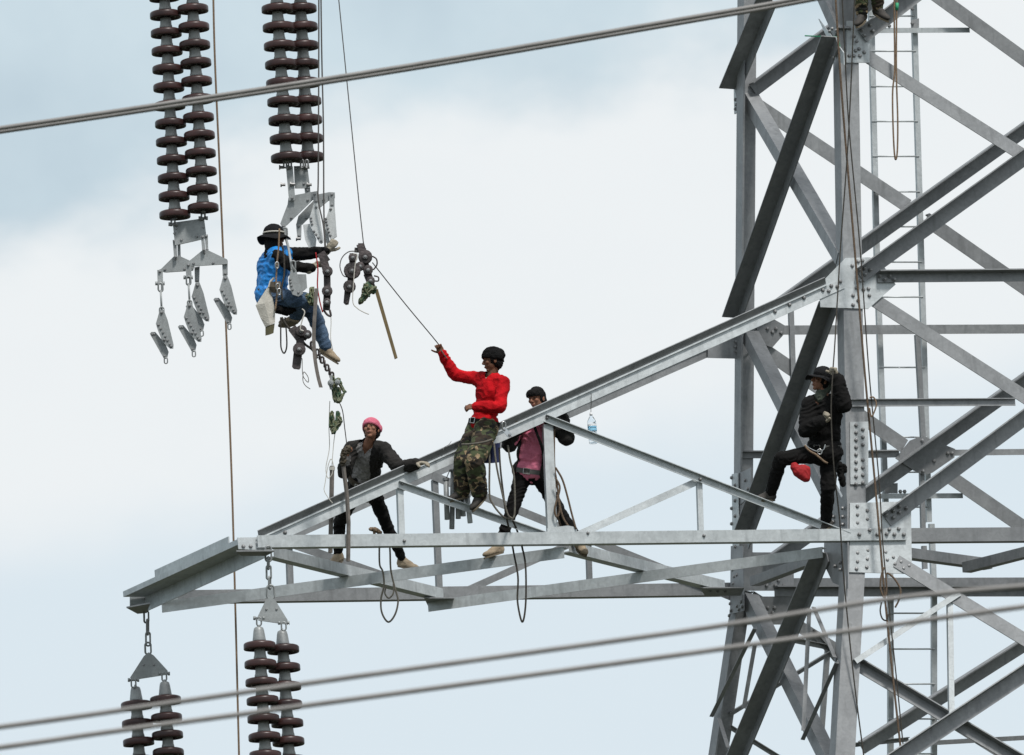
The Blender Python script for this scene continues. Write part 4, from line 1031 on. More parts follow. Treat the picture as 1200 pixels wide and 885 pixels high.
# right-hand yoke
Z6 = lambda pts: [(320+a/8.85, 190+b/8.85) for a, b in pts]
YA = YTF-.02
t = thing('yoke_assembly', 'upper right yoke with two bent grey plates above the blue jacketed person', 'yoke', Q(350, 215, YA))
for nm, pts, dy, th in (('yoke_plate', [(215, 42), (355, 38), (385, 270), (225, 272)], .03, .02), ('strap', [(133, 48), (205, 44), (230, 395), (165, 400)], -.10, .014), ('strap', [(325, 265), (383, 262), (388, 315), (330, 320)], .05, .014),
        ('yoke_plate', [(160, 370), (240, 340), (410, 308), (462, 300), (470, 335), (462, 385), (410, 392), (142, 655), (92, 660), (74, 640), (150, 440)], -.06, .02),
        ('yoke_plate', [(465, 335), (580, 312), (640, 315), (642, 372), (572, 402), (480, 478), (430, 522), (300, 650), (240, 645), (262, 560), (410, 410)], .08, .02),
        ('strap', [(82, 650), (128, 640), (160, 800), (128, 800)], -.09, .012), ('strap', [(238, 640), (296, 640), (292, 790), (250, 790)], .05, .012),
        ('strap', [(405, 310), (458, 305), (466, 430), (424, 430)], -.10, .012), ('strap', [(582, 312), (636, 318), (638, 470), (585, 470)], .05, .012)):
    mb = MB(); mb.add(*pl(YA+dy, Z6(pts), th)); a = mb.build(nm, M['fitting'], t)
    mb = MB(); xs = [p_[0] for p_ in pts]; ys = [p_[1] for p_ in pts]
    bl_ = [((xs[0]+xs[1])/2, min(ys)+25), ((xs[2]+xs[3])/2, max(ys)-25)] if nm == 'strap' else [(360, 395), (190, 580), (430, 330), (105, 660)] if min(xs) < 100 else [(525, 395), (345, 580), (600, 340), (262, 655)] if min(xs) < 250 and max(xs) > 600 else [(320, 225), (240, 70)]
    for q in Z6(bl_): mb.add(*bolt_at(*q, YA+dy, .013, .016))
    mb.build('bolts', M['bolt'], a, kind='stuff')
for x, y, dy in ((105, 235, -.11), (205, 230, -.11), (378, 235, .03), (90, 55, -.05), (170, 55, -.12), (355, 55, .02), (265, 795, .04), (160, 790, -.1)):
    mb = MB(); q = Z6([(x, y)])[0]; mb.add(*cyl(Q(q[0]-2.6, q[1], YA+dy), Q(q[0]+2.6, q[1], YA+dy), .016, 8)); mb.add(*cyl(Q(q[0]-3.2, q[1], YA+dy), Q(q[0]-1.6, q[1], YA+dy), .026, 6)); mb.build('pin', M['bolt'], t, smooth=False)
for x in (125, 175, 300, 350):
    mb = MB(); q = Z6([(x, 10)])[0]; mb.add(*link_ring(q[0], q[1]+1, 1.6, 4.5, YA-.05, .011)); mb.build('shackle', M['bolt'], t, smooth=True)
def white_clamp(label, poly, dots, Y, mat='zinc', th=.03, back=None):
    t = thing('suspension_clamp', label, 'clamp', Q(*poly[0], Y), 'hinged suspension clamps')
    mb = MB(); mb.add(*pl(Y, poly, th)); a = mb.build('cheek_plate', M[mat], t)
    mb = MB()
    for q in dots: mb.add(*bolt_at(*q, Y, .012, .014))
    mb.build('bolts', M['bolt'], a, kind='stuff')
    if back:
        mb = MB(); mb.add(*pl(Y+.07, back, .016)); mb.build('keeper_plate', M[mat], t)
white_clamp('pale clamp plate in the middle above the blue person\'s arms', Z6([(424, 430), (466, 430), (522, 800), (520, 830), (500, 845), (478, 832), (384, 665), (374, 590), (402, 500)]),
            Z6([(393, 580), (397, 612), (404, 645), (425, 720), (445, 752), (470, 785), (447, 470), (498, 820)]), YA-.13, 'palezinc', .03, Z6([(310, 650), (380, 640), (450, 800), (440, 900), (380, 910), (330, 800)]))
white_clamp('pale clamp plate gripped by a gloved hand, right of its twin', Z6([(585, 465), (640, 470), (652, 640), (662, 770), (600, 810), (545, 700), (522, 640), (560, 555)]),
            Z6([(548, 590), (552, 620), (560, 650), (568, 690), (578, 725), (594, 760), (598, 490)]), YA+.02, 'palezinc', .03, Z6([(530, 660), (560, 690), (590, 830), (560, 850), (530, 800)]))
Z3 = lambda pts: [(300+a/8.85, 300+b/8.85) for a, b in pts]
white_clamp('dull grey clamp on a rod in front of the blue person\'s knee', Z3([(365, 130), (410, 125), (490, 390), (440, 420), (380, 400), (345, 330), (338, 240)]), Z3([(355, 245), (358, 275), (368, 310), (380, 350), (440, 380)]), YA-.62, 'fitting', .03, Z3([(430, 190), (520, 190), (530, 330), (480, 370)]))
t = thing('link_rod', 'thin zinc rod running down past the blue person\'s shoulder to the dull clamp', 'rod', Q(334, 272, YA-.3))
mb = MB(); mb.add(*tube([Q(334, 276, YA-.25), Q(338, 290, YA-.45), Q(341, 308, YA-.6), Q(345, 318, YA-.62)], .014, 8)); mb.add(*link_ring(343.5, 311, 2.6, 5, YA-.62, .010)); mb.add(*link_ring(334, 272, 2.6, 5, YA-.2, .010)); mb.build('rod', M['fitting'], t, smooth=True)

# ================================================================== HOISTS AND TACKLE
def disc(mb, x, y, Y, rpx, th=.05, seg=14):
    c_ = Q(x, y, Y); mb.add(*lathe([(.002, -th*.7), (rpx*.0091*.45, -th*.7), (rpx*.0091*.5, -th*.5), (rpx*.0091*.93, -th*.45), (rpx*.0091, -th*.3), (rpx*.0091, th*.3), (rpx*.0091*.93, th*.45), (.002, th*.5)], c_, V3(0, 1, 0), seg, False))
def bar(mb, pts, Y, th=.03): mb.add(*pl(Y-th/2, pts, th))
def strip(a, b, w): a = np.array(a, float); b = np.array(b, float); d = (b-a)/np.linalg.norm(b-a); n = np.array((-d[1], d[0]))*w; return [tuple(a+n), tuple(b+n), tuple(b-n), tuple(a-n)]
ZH = lambda x, y: (395+x/5.9, 280+y/5.9)
YH = YTF-.35
def hoist(label, Y, frame, wheels, hooks, group='small iron rope hoists'):
    t = thing('rope_hoist', label, 'hoist', Q(*frame[0][0], Y), group)
    mb = MB()
    for i, pts in enumerate(frame): bar(mb, pts, Y+.012*i, .035)
    mb.build('frame', M['hoist'], t)
    for x, y, r_ in wheels:
        mb = MB(); disc(mb, x, y, Y-.03, r_, .06); w_ = mb.build('wheel', M['hoist'], t, smooth=False)
        mb = MB(); mb.add(*bolt_at(x, y, Y-.07, .018, .02)); mb.build('axle_bolt', M['bolt'], w_)
    for path, r_ in hooks:
        mb = MB(); mb.add(*tube(smooth_path([Q(*p_, Y-.02) for p_ in path]), r_, 7)); mb.build('hook', M['hoist'], t, smooth=True)
    return t
hoist('iron hoist cluster with a long wooden lever, right of the blue person', YH,
      [strip(ZH(160, 35), ZH(190, 130), 4.6), strip(ZH(175, 110), ZH(222, 270), 4.4), strip(ZH(120, 75), ZH(200, 80), 2.6), strip(ZH(205, 240), ZH(245, 340), 4.0), [ZH(145, 30), ZH(185, 30), ZH(185, 60), ZH(145, 60)]],
      [(*ZH(195, 125), 8.2), (*ZH(215, 215), 5.6), (*ZH(160, 190), 5.2), (*ZH(232, 290), 5)], [([ZH(245, 120), ZH(272, 140), ZH(275, 180), ZH(250, 215)], .008), ([ZH(255, 255), ZH(285, 265), ZH(285, 290), ZH(262, 292)], .008)])
hoist('iron snatch block with a drilled end, hanging beside the hoist cluster', YH-.06,
      [strip(ZH(110, 100), ZH(104, 250), 4.0), strip(ZH(96, 230), ZH(88, 350), 3.6), [ZH(52, 350), ZH(98, 355), ZH(80, 450), ZH(60, 455), ZH(44, 440)]],
      [(*ZH(110, 130), 5.2), (*ZH(105, 220), 9.8), (*ZH(86, 330), 7.3)], [([ZH(75, 430), ZH(68, 446), ZH(60, 436)], .008)])
hoist('dark chain of three iron wheels hanging in front of the clamps, by the red cord', YA-.55,
      [strip(Z3([(690, 0)])[0], Z3([(735, 160)])[0], 4.6), strip(Z3([(735, 120)])[0], Z3([(740, 390)])[0], 4.0), strip(Z3([(738, 380)])[0], Z3([(730, 560)])[0], 4.2), strip(Z3([(670, -35)])[0], Z3([(730, 60)])[0], 5.0)],
      [(*Z3([(742, 160)])[0], 6.0), (*Z3([(738, 365)])[0], 6.2), (*Z3([(735, 480)])[0], 4.6)], [([Z3([(700, 560)])[0], Z3([(740, 610)])[0], Z3([(775, 620)])[0], Z3([(765, 560)])[0]], .012)])
ZC = lambda x, y: (340+x/9.83, 390+y/9.83)
hoist('iron block with two holes at its foot, hanging below the blue person\'s boot', YA-.6,
      [strip(ZC(20, -60), ZC(110, 60), 5.0), strip(ZC(120, 30), ZC(110, 170), 4.6), [ZC(40, 230), ZC(138, 240), ZC(120, 400), ZC(105, 420), ZC(40, 412), ZC(22, 390)], strip(ZC(120, -10), ZC(200, 60), 4.0)],
      [(*ZC(105, 190), 7.4), (*ZC(130, -20), 6.6), (*ZC(200, 20), 5.0)], [])
for x, y in ((48, 372), (98, 380)): pass
t = thing('wooden_lever', 'brown wooden bar slanting down from the hoist cluster', 'lever', Q(*ZH(265, 350), YH))
mb = MB(); mb.add(*prism([Q(x, y, YH-.03) for x, y in [ZH(258, 352), ZH(282, 345), ZH(418, 820), ZH(398, 830)]], V3(0, .035, 0))); mb.build('bar', M['wood'], t)
t = thing('grey_strap', 'flat grey strap hanging across the blue person\'s leg to below the boots', 'strap', Q(370, 345, YA-.68))
vs_ = smooth_path([Q(x, y, YA-.70) for x, y in ((371, 338), (369.5, 360), (367.8, 390), (368.5, 415), (372, 438), (376, 454))])
fs_ = []; vv = []
for p in vs_:
    for dx, dy in ((-.019, 0), (.019, 0), (.019, .012), (-.019, .012)): vv.append(p+CR*dx+V3(0, dy, 0))
for i in range(len(vs_)-1):
    for k in range(4): fs_.append((i*4+k, i*4+(k+1) % 4, i*4+4+(k+1) % 4, i*4+4+k))
fs_ += [(3, 2, 1, 0), tuple(range(len(vv)-4, len(vv)))]
mb = MB(); mb.add(vv, fs_); mb.build('webbing', M['greywood'], t)
def bundle(label, cat, shapes, mat, Y, folds=(.005, 12, (1, 1, 1)), name='rope_bundle', vox=.009, strands=0):
    t = thing(name, label, cat, Q(shapes[0][0], shapes[0][1], Y)); S = []
    for (x0, y0, x1, y1, r0, r1) in shapes:
        k = .72 if strands else 1.0
        S.append(cone(Q(x0, y0, Y), Q(x1, y1, Y+.02), r0*.0091*k, r1*.0091*k))
    core = meld('wrap', S, vox, mat, t, 2, folds)
    if strands:
        rnd = random.Random(len(label)); mb = MB(); mb2 = MB()
        for i in range(strands):
            pts = []
            for (x0, y0, x1, y1, r0, r1) in shapes:
                for u_ in (.0, .33, .66, 1.0):
                    r_ = (r0+(r1-r0)*u_)*1.05; a_ = rnd.uniform(0, 6.28)
                    pts.append(Q(x0+(x1-x0)*u_+r_*math.cos(a_), y0+(y1-y0)*u_+r_*.5*math.sin(a_), Y+.0091*r_*math.sin(a_)-.01))
            (mb if i % 2 else mb2).add(*tube(smooth_path(pts, 5), .0085, 6))
        mb.build('strand', M['greencloth'], t, smooth=True); mb2.build('strand', M['oliverope'], t, smooth=True)
    return t
M['oliverope'] = pmat('olive_rope', (.20, .21, .14), .9, 0, (.11, .12, .075), 40)
bundle('green wrapped rope bundle hanging under the hoist cluster', 'rope bundle', [(*ZH(215, 320), *ZH(195, 400), 5.5, 4.2), (*ZH(195, 390), *ZH(160, 440), 4.2, 2.6), (*ZH(240, 340), *ZH(250, 370), 4, 3)], M['greencloth'], YH-.05, strands=6)
bundle('pale green netting caught at the blue person\'s knee', 'rope bundle', [(361, 346, 366, 356, 3.6, 3.4), (366, 338, 367, 352, 2.6, 2.6)], M['greencloth'], YA-.64, strands=6)
bundle('green tackle bundle just below the blue person\'s boots', 'rope bundle', [(389, 442, 391, 454, 2.4, 3.2), (396, 444, 404, 459, 2.0, 1.4), (404, 459, 396, 471, 1.5, 2.4), (391, 452, 394, 470, 3.2, 2.4), (396, 456, 397, 466, 3.0, 2.6)], M['greencloth'], YA-.5, strands=6)
bundle('lower green tackle bundle, beside the thin line above the headband', 'rope bundle', [(389, 483, 389, 500, 2.2, 2.6), (389, 500, 391, 507, 2.8, 1.8), (395, 484, 399, 494, 2.0, 2.2), (399, 494, 392, 506, 2.2, 1.6)], M['greencloth'], YA-.45, strands=6)
mb_t = thing('tackle_block', 'small pale tackle block above the green bundle under the boots', 'block', Q(390, 446, YA-.52))
mb = MB(); disc(mb, 387.5, 449, YA-.58, 3.6, .05); disc(mb, 395.5, 448, YA-.58, 3.2, .05); bar(mb, strip((388, 440), (388, 456), 1.6), YA-.56); mb.build('sheave', M['fitting'], mb_t)
t = thing('chain_hoist', 'dark knotted chain running down from the blue person\'s boots to the tackle', 'chain', Q(370, 410, YA-.5))
for i in range(9):
    x, y = lerp(np.array((366, 404.)), np.array((389, 440.)), i/8); mb = MB(); mb.add(*link_ring(x, y, 1.9, 3.4, YA-.5, .012, .3+1.2*(i % 2))); mb.build('chain_link', M['hoist'], t, smooth=True)

# ================================================================== ROPES AND WIRES
def rope(label, cat, pts, Y, r, mat, name='rope', group=None, seg=6, sub=8):
    P = []
    for p_ in pts: P.append(p_ if isinstance(p_, np.ndarray) else Q(p_[0], p_[1], Y+(p_[2] if len(p_) > 2 else 0)))
    P = smooth_path(P, sub); mb = MB(); mb.add(*tube(P, r, seg)); o = mb.build(name, M[mat], None, None, True)
    return tag(o, label, cat, group)
YB = face('R', 270, 640)[1]+.6
rope('long tan rope hanging straight down the left side of the photo', 'rope', [(249, -60), (251.5, 60), (257.5, 200), (264, 360), (271.5, 560), (276, 720), (282, 960), (296, 1500), (345, 3400)], YB, .0125, 'tanrope')
rope('left one of two dark cables beside the upper right string', 'cable', [(373.5, -60), (373.6, 60), (373, 200), (373, 234), (379, 265), (381, 292)], YA-.2, .009, 'cable', 'cable')
rope('right one of two dark cables beside the upper right string', 'cable', [(375.5, -60), (377, 60), (379, 150), (379.6, 250), (381.5, 292)], YA-.1, .009, 'cable', 'cable')
rope('thin slanting line from the top edge down to the hoist cluster', 'line', [(394, -30), (400, 30), (413, 160), (421, 240), (426, 286)], YH, .0065, 'cable', 'line')
hand_red = J_red_hand = Q(513.5, 403, YF(567, 500)-.03)
rope('taut thin line from the hoist cluster to the hand in red sleeve', 'line', [Q(*ZH(245, 165), YH), lerp(Q(*ZH(245, 165), YH), hand_red, .5)-ZZ*.01, hand_red, Q(518, 412, YF(567, 500)-.06), Q(524, 421, YF(567, 500)-.05)], 0, .006, 'cable', 'line')
YL = YF(1000, 300)-.10
rope('thick brown rope running down the front of the bolted leg', 'rope', [(977, -40), (983, 60), (989.5, 150), (1001.5, 292), (1013, 432), (1025, 562), (1031, 630, -.1), (1036, 690, -.14), (1046, 790, -.2), (1058, 900, -.2)], YL-.06, .013, 'brownrope')
rope('thinner line close beside the thick brown rope on the leg', 'line', [(985, -40), (990, 60), (995, 150), (1008, 292), (1018, 432), (1030, 562), (1034, 630, -.1), (1039.5, 690, -.14), (1050, 790, -.2), (1061, 900, -.2)], YL-.08, .008, 'darkrope', 'line')
YP = YF(960, 560)-.60
rope('line held by the person in black, crossing the leg and hanging past the boots', 'line', [(1003, -40, .4), (994.8, 150, .45), (985, 290, .45), (978.5, 400, .2), (976, 436, 0), (974, 484, 0), (977, 545, .02), (984, 610, .2), (989, 680, .3), (1000, 790, .3), (1014, 900, .3)], YP, .0085, 'darkrope', 'line')
rope('doubled tan rope looped over the ladder near the top', 'rope', [(1048.5, -40), (1048, 20), (1048.5, 80), (1046, 110), (1047, 160), (1049, 186), (1051.5, 178), (1052, 140), (1050.5, 90), (1050.5, 40), (1051.5, -40)], face('F', 1048, 60)[1]-.15, .0105, 'tanrope')
tp = thing('tape', 'green tape wound round the doubled tan rope at the top edge', 'tape', Q(1051.3, 7, face('F', 1048, 60)[1]-.15))
mb = MB(); mb.add(*cyl(Q(1051.3, 3.5, face('F', 1048, 60)[1]-.15), Q(1050.9, 12, face('F', 1048, 60)[1]-.15), .018, 8)); mb.build('wrap', M['green'], tp, smooth=True)
tp = thing('strap', 'short green strap tied across the leg at the upper gusset', 'strap', Q(972, 43, YF(980, 40)-.05))
mb = MB(); mb.add(*tube([face('L', 960, 42)-FD*.16, face('L', 970, 43)-FD*.05, face('F', 981, 44)-DD*.03, face('F', 983, 56)-DD*.03], .008, 6)); mb.build('webbing', M['green'], tp)
rope('brown rope looped in a ring below the big bolted gusset', 'rope', [(1036, 665), (1032.5, 676), (1032, 690), (1036.5, 701), (1039, 690), (1038.5, 673), (1045, 675), (1052, 684), (1055.5, 693), (1053, 704), (1049, 712)], YL-.3, .011, 'brownrope')
rope('small hanging loop on the ropes under the big gusset', 'rope', [(1033, 706), (1031.5, 716), (1034, 725), (1039, 727), (1041, 720)], YL-.3, .009, 'darkrope')
rope('tan cord tied round the ropes at the thin horizontal strut', 'cord', [(1019, 466), (1024, 466), (1027, 474), (1024, 484), (1021, 488), (1019, 478)], YL-.1, .009, 'tanrope')
Y2 = YF(580, 540)-.32
rope('dark rope loop hanging from the seat of the person in red down to the brace', 'rope', [(572.5, 516, .05), (573.7, 540), (573.6, 578), (577, 590), (588, 604), (597, 608), (603, 602), (602.5, 560), (598, 540), (595, 522)], Y2, .0115, 'greyrope')
rope('second dark rope falling from the red jacketed person\'s hip in a long curve', 'rope', [(579, 520, .05), (581, 540), (585, 562), (594, 600), (600, 608)], Y2-.03, .0115, 'greyrope')
rope('long dark rope ending in a loop below the arm', 'rope', [(585, 525, .05), (586.5, 550), (590, 580), (593, 604), (598, 626, .4), (602, 648, .45), (607, 676, .45), (606.5, 705, .45), (612, 729, .45), (616, 708, .45), (616, 665, .45), (612, 642, .45), (606, 622, .4), (601, 610, .2)], Y2, .0115, 'darkrope')
Y3 = YF(655, 540)+.12
for i, (pts, lab) in enumerate((([(649.5, 503), (649.5, 540), (651, 562), (650.5, 590), (654, 607), (660, 626)], 'brown rope hanging straight from the elbow beside the vertical strut'),
                  ([(648.5, 545), (652, 562), (655, 585), (660, 607), (672, 624)], 'middle strand of the brown coil behind the vertical strut'),
                  ([(651, 548), (659, 562), (665, 582), (670, 602), (675, 620)], 'outermost strand of the brown coil, right of the dark trouser leg'),
                  ([(651, 560), (656, 572), (651, 592), (650, 600), (653, 606), (656, 596), (653, 580)], 'small twisted bight in the brown coil by the strut'))):
    rope(lab, 'rope', pts, Y3-.06*i, .012, 'brownrope', group='brown coils at the strut')
Y1 = YF(450, 600)+.55
rope('grey looped rope below the plan brace, hanging from the pale knot', 'rope', [(441, 622), (445, 630), (444.5, 645), (445, 662), (448.5, 670), (450, 686), (446.5, 702), (447.5, 718), (455, 729), (463, 720), (466.5, 704), (463, 690), (458, 668), (457, 645), (455, 628)], Y1, .011, 'greyrope')
rope('small rope loop inside the larger loop under the plan brace', 'rope', [(453, 686), (451, 695), (455.5, 701), (461, 695), (461, 684)], Y1, .009, 'greyrope')
bundle('pale knot of rope beside the leg of the headband wearer', 'knot', [(434.5, 620, 440, 621, 1.6, 2.2), (440, 621, 446, 624, 2.4, 1.5), (439, 622, 438, 628, 1.2, 1)], M['tanrope'], Y1-.03, (.01, 40, (1, 1, 1)), 'rope_knot', .007)
rope('olive sling passing under the thigh of the person in red', 'sling', [(541, 521, .0), (552, 520.5, -.04), (566, 518.5, -.06), (577, 515, -.02)], YF(560, 515)-.42, .012, 'greyrope')
rope('white string dangling in curls left of the headband wearer', 'string', [(386.5, 470), (385.5, 500), (386, 525), (382, 548), (384, 560), (389, 556), (390.5, 545), (388, 538), (384.5, 546), (381, 566), (380, 575), (385, 584), (390, 590)], YA-.4, .0045, 'whitecord')
rope('second white string from the tackle down to the grey bar', 'string', [(393, 505), (391, 520), (389, 545)], YA-.4, .0045, 'whitecord', 'string')
rope('thin dark line from the tackle to the gloved grip of the headband wearer', 'line', [(397, 470), (401.5, 482), (404, 502), (407, 526)], YF(430, 590)+.15, .006, 'darkrope', 'line')
rope('white cord frayed below the iron block with two holes', 'cord', [(354, 420), (355, 440), (361, 448), (361, 442), (356, 436), (355, 446), (358, 452), (363.5, 456)], YA-.6, .0045, 'greyrope', 'cord')
rope('white cord hanging along the snatch block beside the lever', 'cord', [ZH(110, 105), ZH(140, 110), ZH(125, 180), ZH(112, 330), ZH(110, 440), ZH(140, 480), ZH(180, 505), ZH(220, 522)], YH-.18, .0055, 'whitecord', 'cord')
rope('dark loop of cable round the left of the hoist cluster', 'cable', [ZH(140, 85), ZH(80, 90), ZH(35, 130), ZH(20, 190), ZH(40, 250), ZH(70, 265)], YH-.1, .006, 'cable', 'cable')
rope('red cord beside the chain of iron wheels', 'cord', [(370, 296), (372.5, 315), (372, 335), (374.5, 352), (378, 366)], YA-.66, .008, 'redcloth', 'cord')
rope('thin cord dropping from the wheel chain past the boots', 'cord', [(387.5, 366), (388, 378), (387.5, 396), (390, 410)], YA-.5, .0045, 'whitecord', 'cord')
rope('black sling loop hanging below the blue person\'s seat', 'sling', [(329, 372), (329, 395), (329.5, 408), (333, 414), (336, 406), (335.5, 388), (334, 372)], YA-.45, .009, 'darkrope', 'sling')
rope('white lanyard hanging in front of the blue jacket', 'lanyard', [(327.5, 268), (326.5, 290), (325, 304), (324.5, 312), (323.5, 330), (325, 340), (322.5, 364)], YA-.72, .010, 'tanrope', 'lanyard')
t = thing('safety_hook', 'two steel hooks on the lanyard across the blue jacket', 'hook', Q(324.5, 312, YA-.74))
for x, y in ((324.6, 311), (325.5, 336), (327, 342)):
    mb = MB(); mb.add(*link_ring(x, y, 1.7, 3.6, YA-.75, .008, .3)); mb.build('hook', M['chrome'], t, smooth=True)
rope('frayed wire curl on the chord left of the person in red', 'wire', [(519, 528), (521, 524), (526, 521), (529, 517)], YF(525, 522)-.05, .003, 'wire', 'wire')
# blurred conductors passing nearer to the camera
def conductor(label, Y, pts, r, dz=0.0, group=None):
    P = [Q(x, y, Y)+ZZ*dz for x, y in pts]
    P = [P[0]+(P[0]-P[1])*.4]+P+[P[-1]+(P[-1]-P[-2])*.4]
    mb = MB(); mb.add(*tube(smooth_path(P, 10), r, 10)); o = mb.build('conductor', M['wire'], None, None, True); return tag(o, label, 'power line', group)
top = [(-300, 192), (0, 152.5), (440, 85.5), (820, 21), (960, -4), (1400, -88)]
conductor('upper wire of the twisted pair crossing the top left of the photo', 115, top, .0185, .016)
conductor('lower wire of the twisted pair crossing the top left of the photo', 115.2, top, .0185, -.014)
conductor('upper of the two blurred wires across the bottom of the photo', 85, [(-400, 902), (0, 852), (213, 822), (380, 798), (820, 737), (1015, 706), (1118, 694), (1200, 687), (1600, 655)], .0165)
conductor('lower of the two blurred wires across the bottom of the photo', 85.4, [(-400, 930), (0, 876), (130, 857.5), (380, 824), (820, 764), (1020, 736), (1200, 711), (1600, 660)], .0165)

# ================================================================== SMALL THINGS
# bottle
Yb = face('F', 692, 470)[1]-.02
t = thing('water_bottle', 'clear plastic bottle with a blue label hanging on a string from the chord', 'bottle', Q(694, 520, Yb))
m = bpy.data.materials.new('clear_plastic'); m.use_nodes = True; b_ = m.node_tree.nodes['Principled BSDF']; b_.inputs['Base Color'].default_value = (.93, .96, .98, 1); b_.inputs['Roughness'].default_value = .06; b_.inputs['Transmission Weight'].default_value = .96; b_.inputs['IOR'].default_value = 1.12
M['clear'] = m; M['label'] = pmat('blue_label', (.24, .52, .70), .4, 0, (.16, .42, .62), 5); M['labelw'] = pmat('white_label', (.80, .82, .84), .4)
bt0, bt1 = Q(692.5, 485, Yb), Q(695.5, 520, Yb); axb = unit(bt1-bt0); Lb = np.linalg.norm(bt1-bt0)
prof = [(.012, 0), (.013, .02), (.028, .045), (.046, .08), (.047, .10), (.044, .104), (.047, .11), (.047, .20), (.044, .205), (.047, .21), (.047, .26), (.044, .265), (.047, .27), (.046, Lb-.01), (.038, Lb), (.002, Lb)]
mb = MB(); mb.add(*lathe(prof, bt0, axb, 18, False)); mb.build('bottle_body', M['clear'], t, smooth=True)
mb = MB(); mb.add(*lathe([(.0485, .115), (.0485, .135)], bt0, axb, 18, False)); mb.build('label_band', M['labelw'], t, smooth=True)
mb = MB(); mb.add(*lathe([(.0487, .136), (.0487, .150)], bt0, axb, 18, False)); mb.build('label_band', M['label'], t, smooth=True)
mb = MB(); mb.add(*lathe([(.0487, .158), (.0487, .182)], bt0, axb, 18, False)); mb.build('label_band', M['label'], t, smooth=True)
mb = MB(); mb.add(*cyl(bt0-axb*.012, bt0+axb*.02, .016, 10)); mb.build('bottle_cap', M['labelw'], t, smooth=True)
mb = MB(); mb.add(*tube([Q(692.8, 461, Yb-.03), Q(693, 470, Yb-.03), Q(692.5, 478, Yb), bt0], .0035, 5)); mb.build('string', M['cable'], t)
# canvas pouch beside the blue person
t = thing('canvas_pouch', 'off-white canvas pouch hanging at the blue person\'s back', 'pouch', Q(312, 350, YA-.58))
def loft(loops, name, mat, parent, smooth=False):
    n = len(loops[0]); vs_ = [p for l in loops for p in l]; fs_ = [tuple(range(n))[::-1], tuple(range(len(vs_)-n, len(vs_)))]
    for j in range(len(loops)-1):
        for k in range(n): fs_.append((j*n+k, j*n+(k+1) % n, (j+1)*n+(k+1) % n, (j+1)*n+k))
    mb = MB(); mb.add(vs_, fs_); return mb.build(name, mat, parent, None, smooth)
def ring4(x0, x1, y0, y1, Y, d): return [Q(x0, y0, Y), Q((x0+x1)/2, (y0+y1)/2+.4, Y-.025), Q(x1, y1, Y), Q(x1, y1, Y+d), Q(x0, y0, Y+d)]
loft([ring4(313.5, 316.5, 336.5, 336, YA-.64, .04), ring4(306, 318, 348, 344, YA-.66, .10), ring4(299.5, 320, 358, 352, YA-.68, .14), ring4(305, 322.5, 372, 364, YA-.68, .14), ring4(310.5, 322.3, 383, 378.5, YA-.68, .13)], 'pouch_body', M['canvas'], t)
loft([ring4(311, 322, 383, 379, YA-.675, .12), ring4(311, 320.5, 393.5, 390.5, YA-.665, .09)], 'pouch_base', M['olive'], t)
mb = MB(); mb.add(*tube([Q(315, 337, YA-.66), Q(317, 330, YA-.62), Q(321, 326, YA-.6)], .012, 6)); mb.build('strap', M['canvas'], t)
# red bag
Yr = YF(938, 550)-.36
t = thing('cloth_bag', 'small red cloth bag hanging under the raised thigh of the person in black', 'bag', Q(938, 548, Yr))
meld('bag', [cone(Q(931, 547, Yr), Q(936, 553, Yr), .045, .060), cone(Q(936, 553, Yr), Q(944, 560, Yr), .062, .045), cone(Q(945, 550, Yr), Q(945, 560, Yr), .040, .042), ell(Q(939, 551, Yr), (V3(.09, 0, 0), V3(0, .05, 0), V3(0, 0, .058)))], .008, M['redcloth'], t, 4, (.005, 9, (1, 1, 2)))
# blue-black pouch under the chord
Yn = YF(575, 535)-.10
t = thing('tool_pouch', 'dark blue pouch hanging under the chord behind the camouflage trousers', 'pouch', Q(575, 525, Yn))
loft([ring4(568, 586, 521, 519, Yn, .10), ring4(567.5, 586, 532, 531, Yn, .13), ring4(568, 585.5, 543, 542, Yn, .12)], 'pouch_body', M['navy'], t)
# steel connector tubes hanging under the chord
tubes = [((522.5, 562), (524, 609)), ((531, 552), (529.5, 620)), ((536, 560), (537, 608)), ((541.5, 580), (543, 605)), ((547.5, 582), (551, 613))]
labs = ['leftmost grey tube of the bunch under the chord', 'longest grey tube of the bunch, second from the left', 'middle tube of the bunch under the chord, beside the boot', 'short bright tube half hidden behind the boots', 'rightmost bright tube, slanting below the boots']
for i, ((a, b), lb) in enumerate(zip(tubes, labs)):
    Yt = YF(530, 580)+.12+.05*(i % 2); p, q = Q(*a, Yt), Q(*b, Yt)
    t = thing('connector_tube', lb, 'tube', p, 'connector tubes in a bunch')
    mb = MB(); mb.add(*lathe([(.010, 0), (.028, 0), (.028, np.linalg.norm(q-p)), (.018, np.linalg.norm(q-p)), (.018, .02)], p, unit(q-p), 14, False)); mb.build('tube', M['fitting'] if i < 3 else M['zinc'], t, smooth=True)
    mb = MB(); mb.add(*lathe([(.012, 0), (.036, 0), (.036, .022), (.012, .022)], p-unit(q-p)*.012, unit(q-p), 12, True)); mb.build('collar', M['bolt'], t)
    mb = MB(); mb.add(*tube([p, lerp(p, Q(528+i*3, 549, Yt), .9)], .005, 5)); mb.build('wire_tie', M['cable'], t)
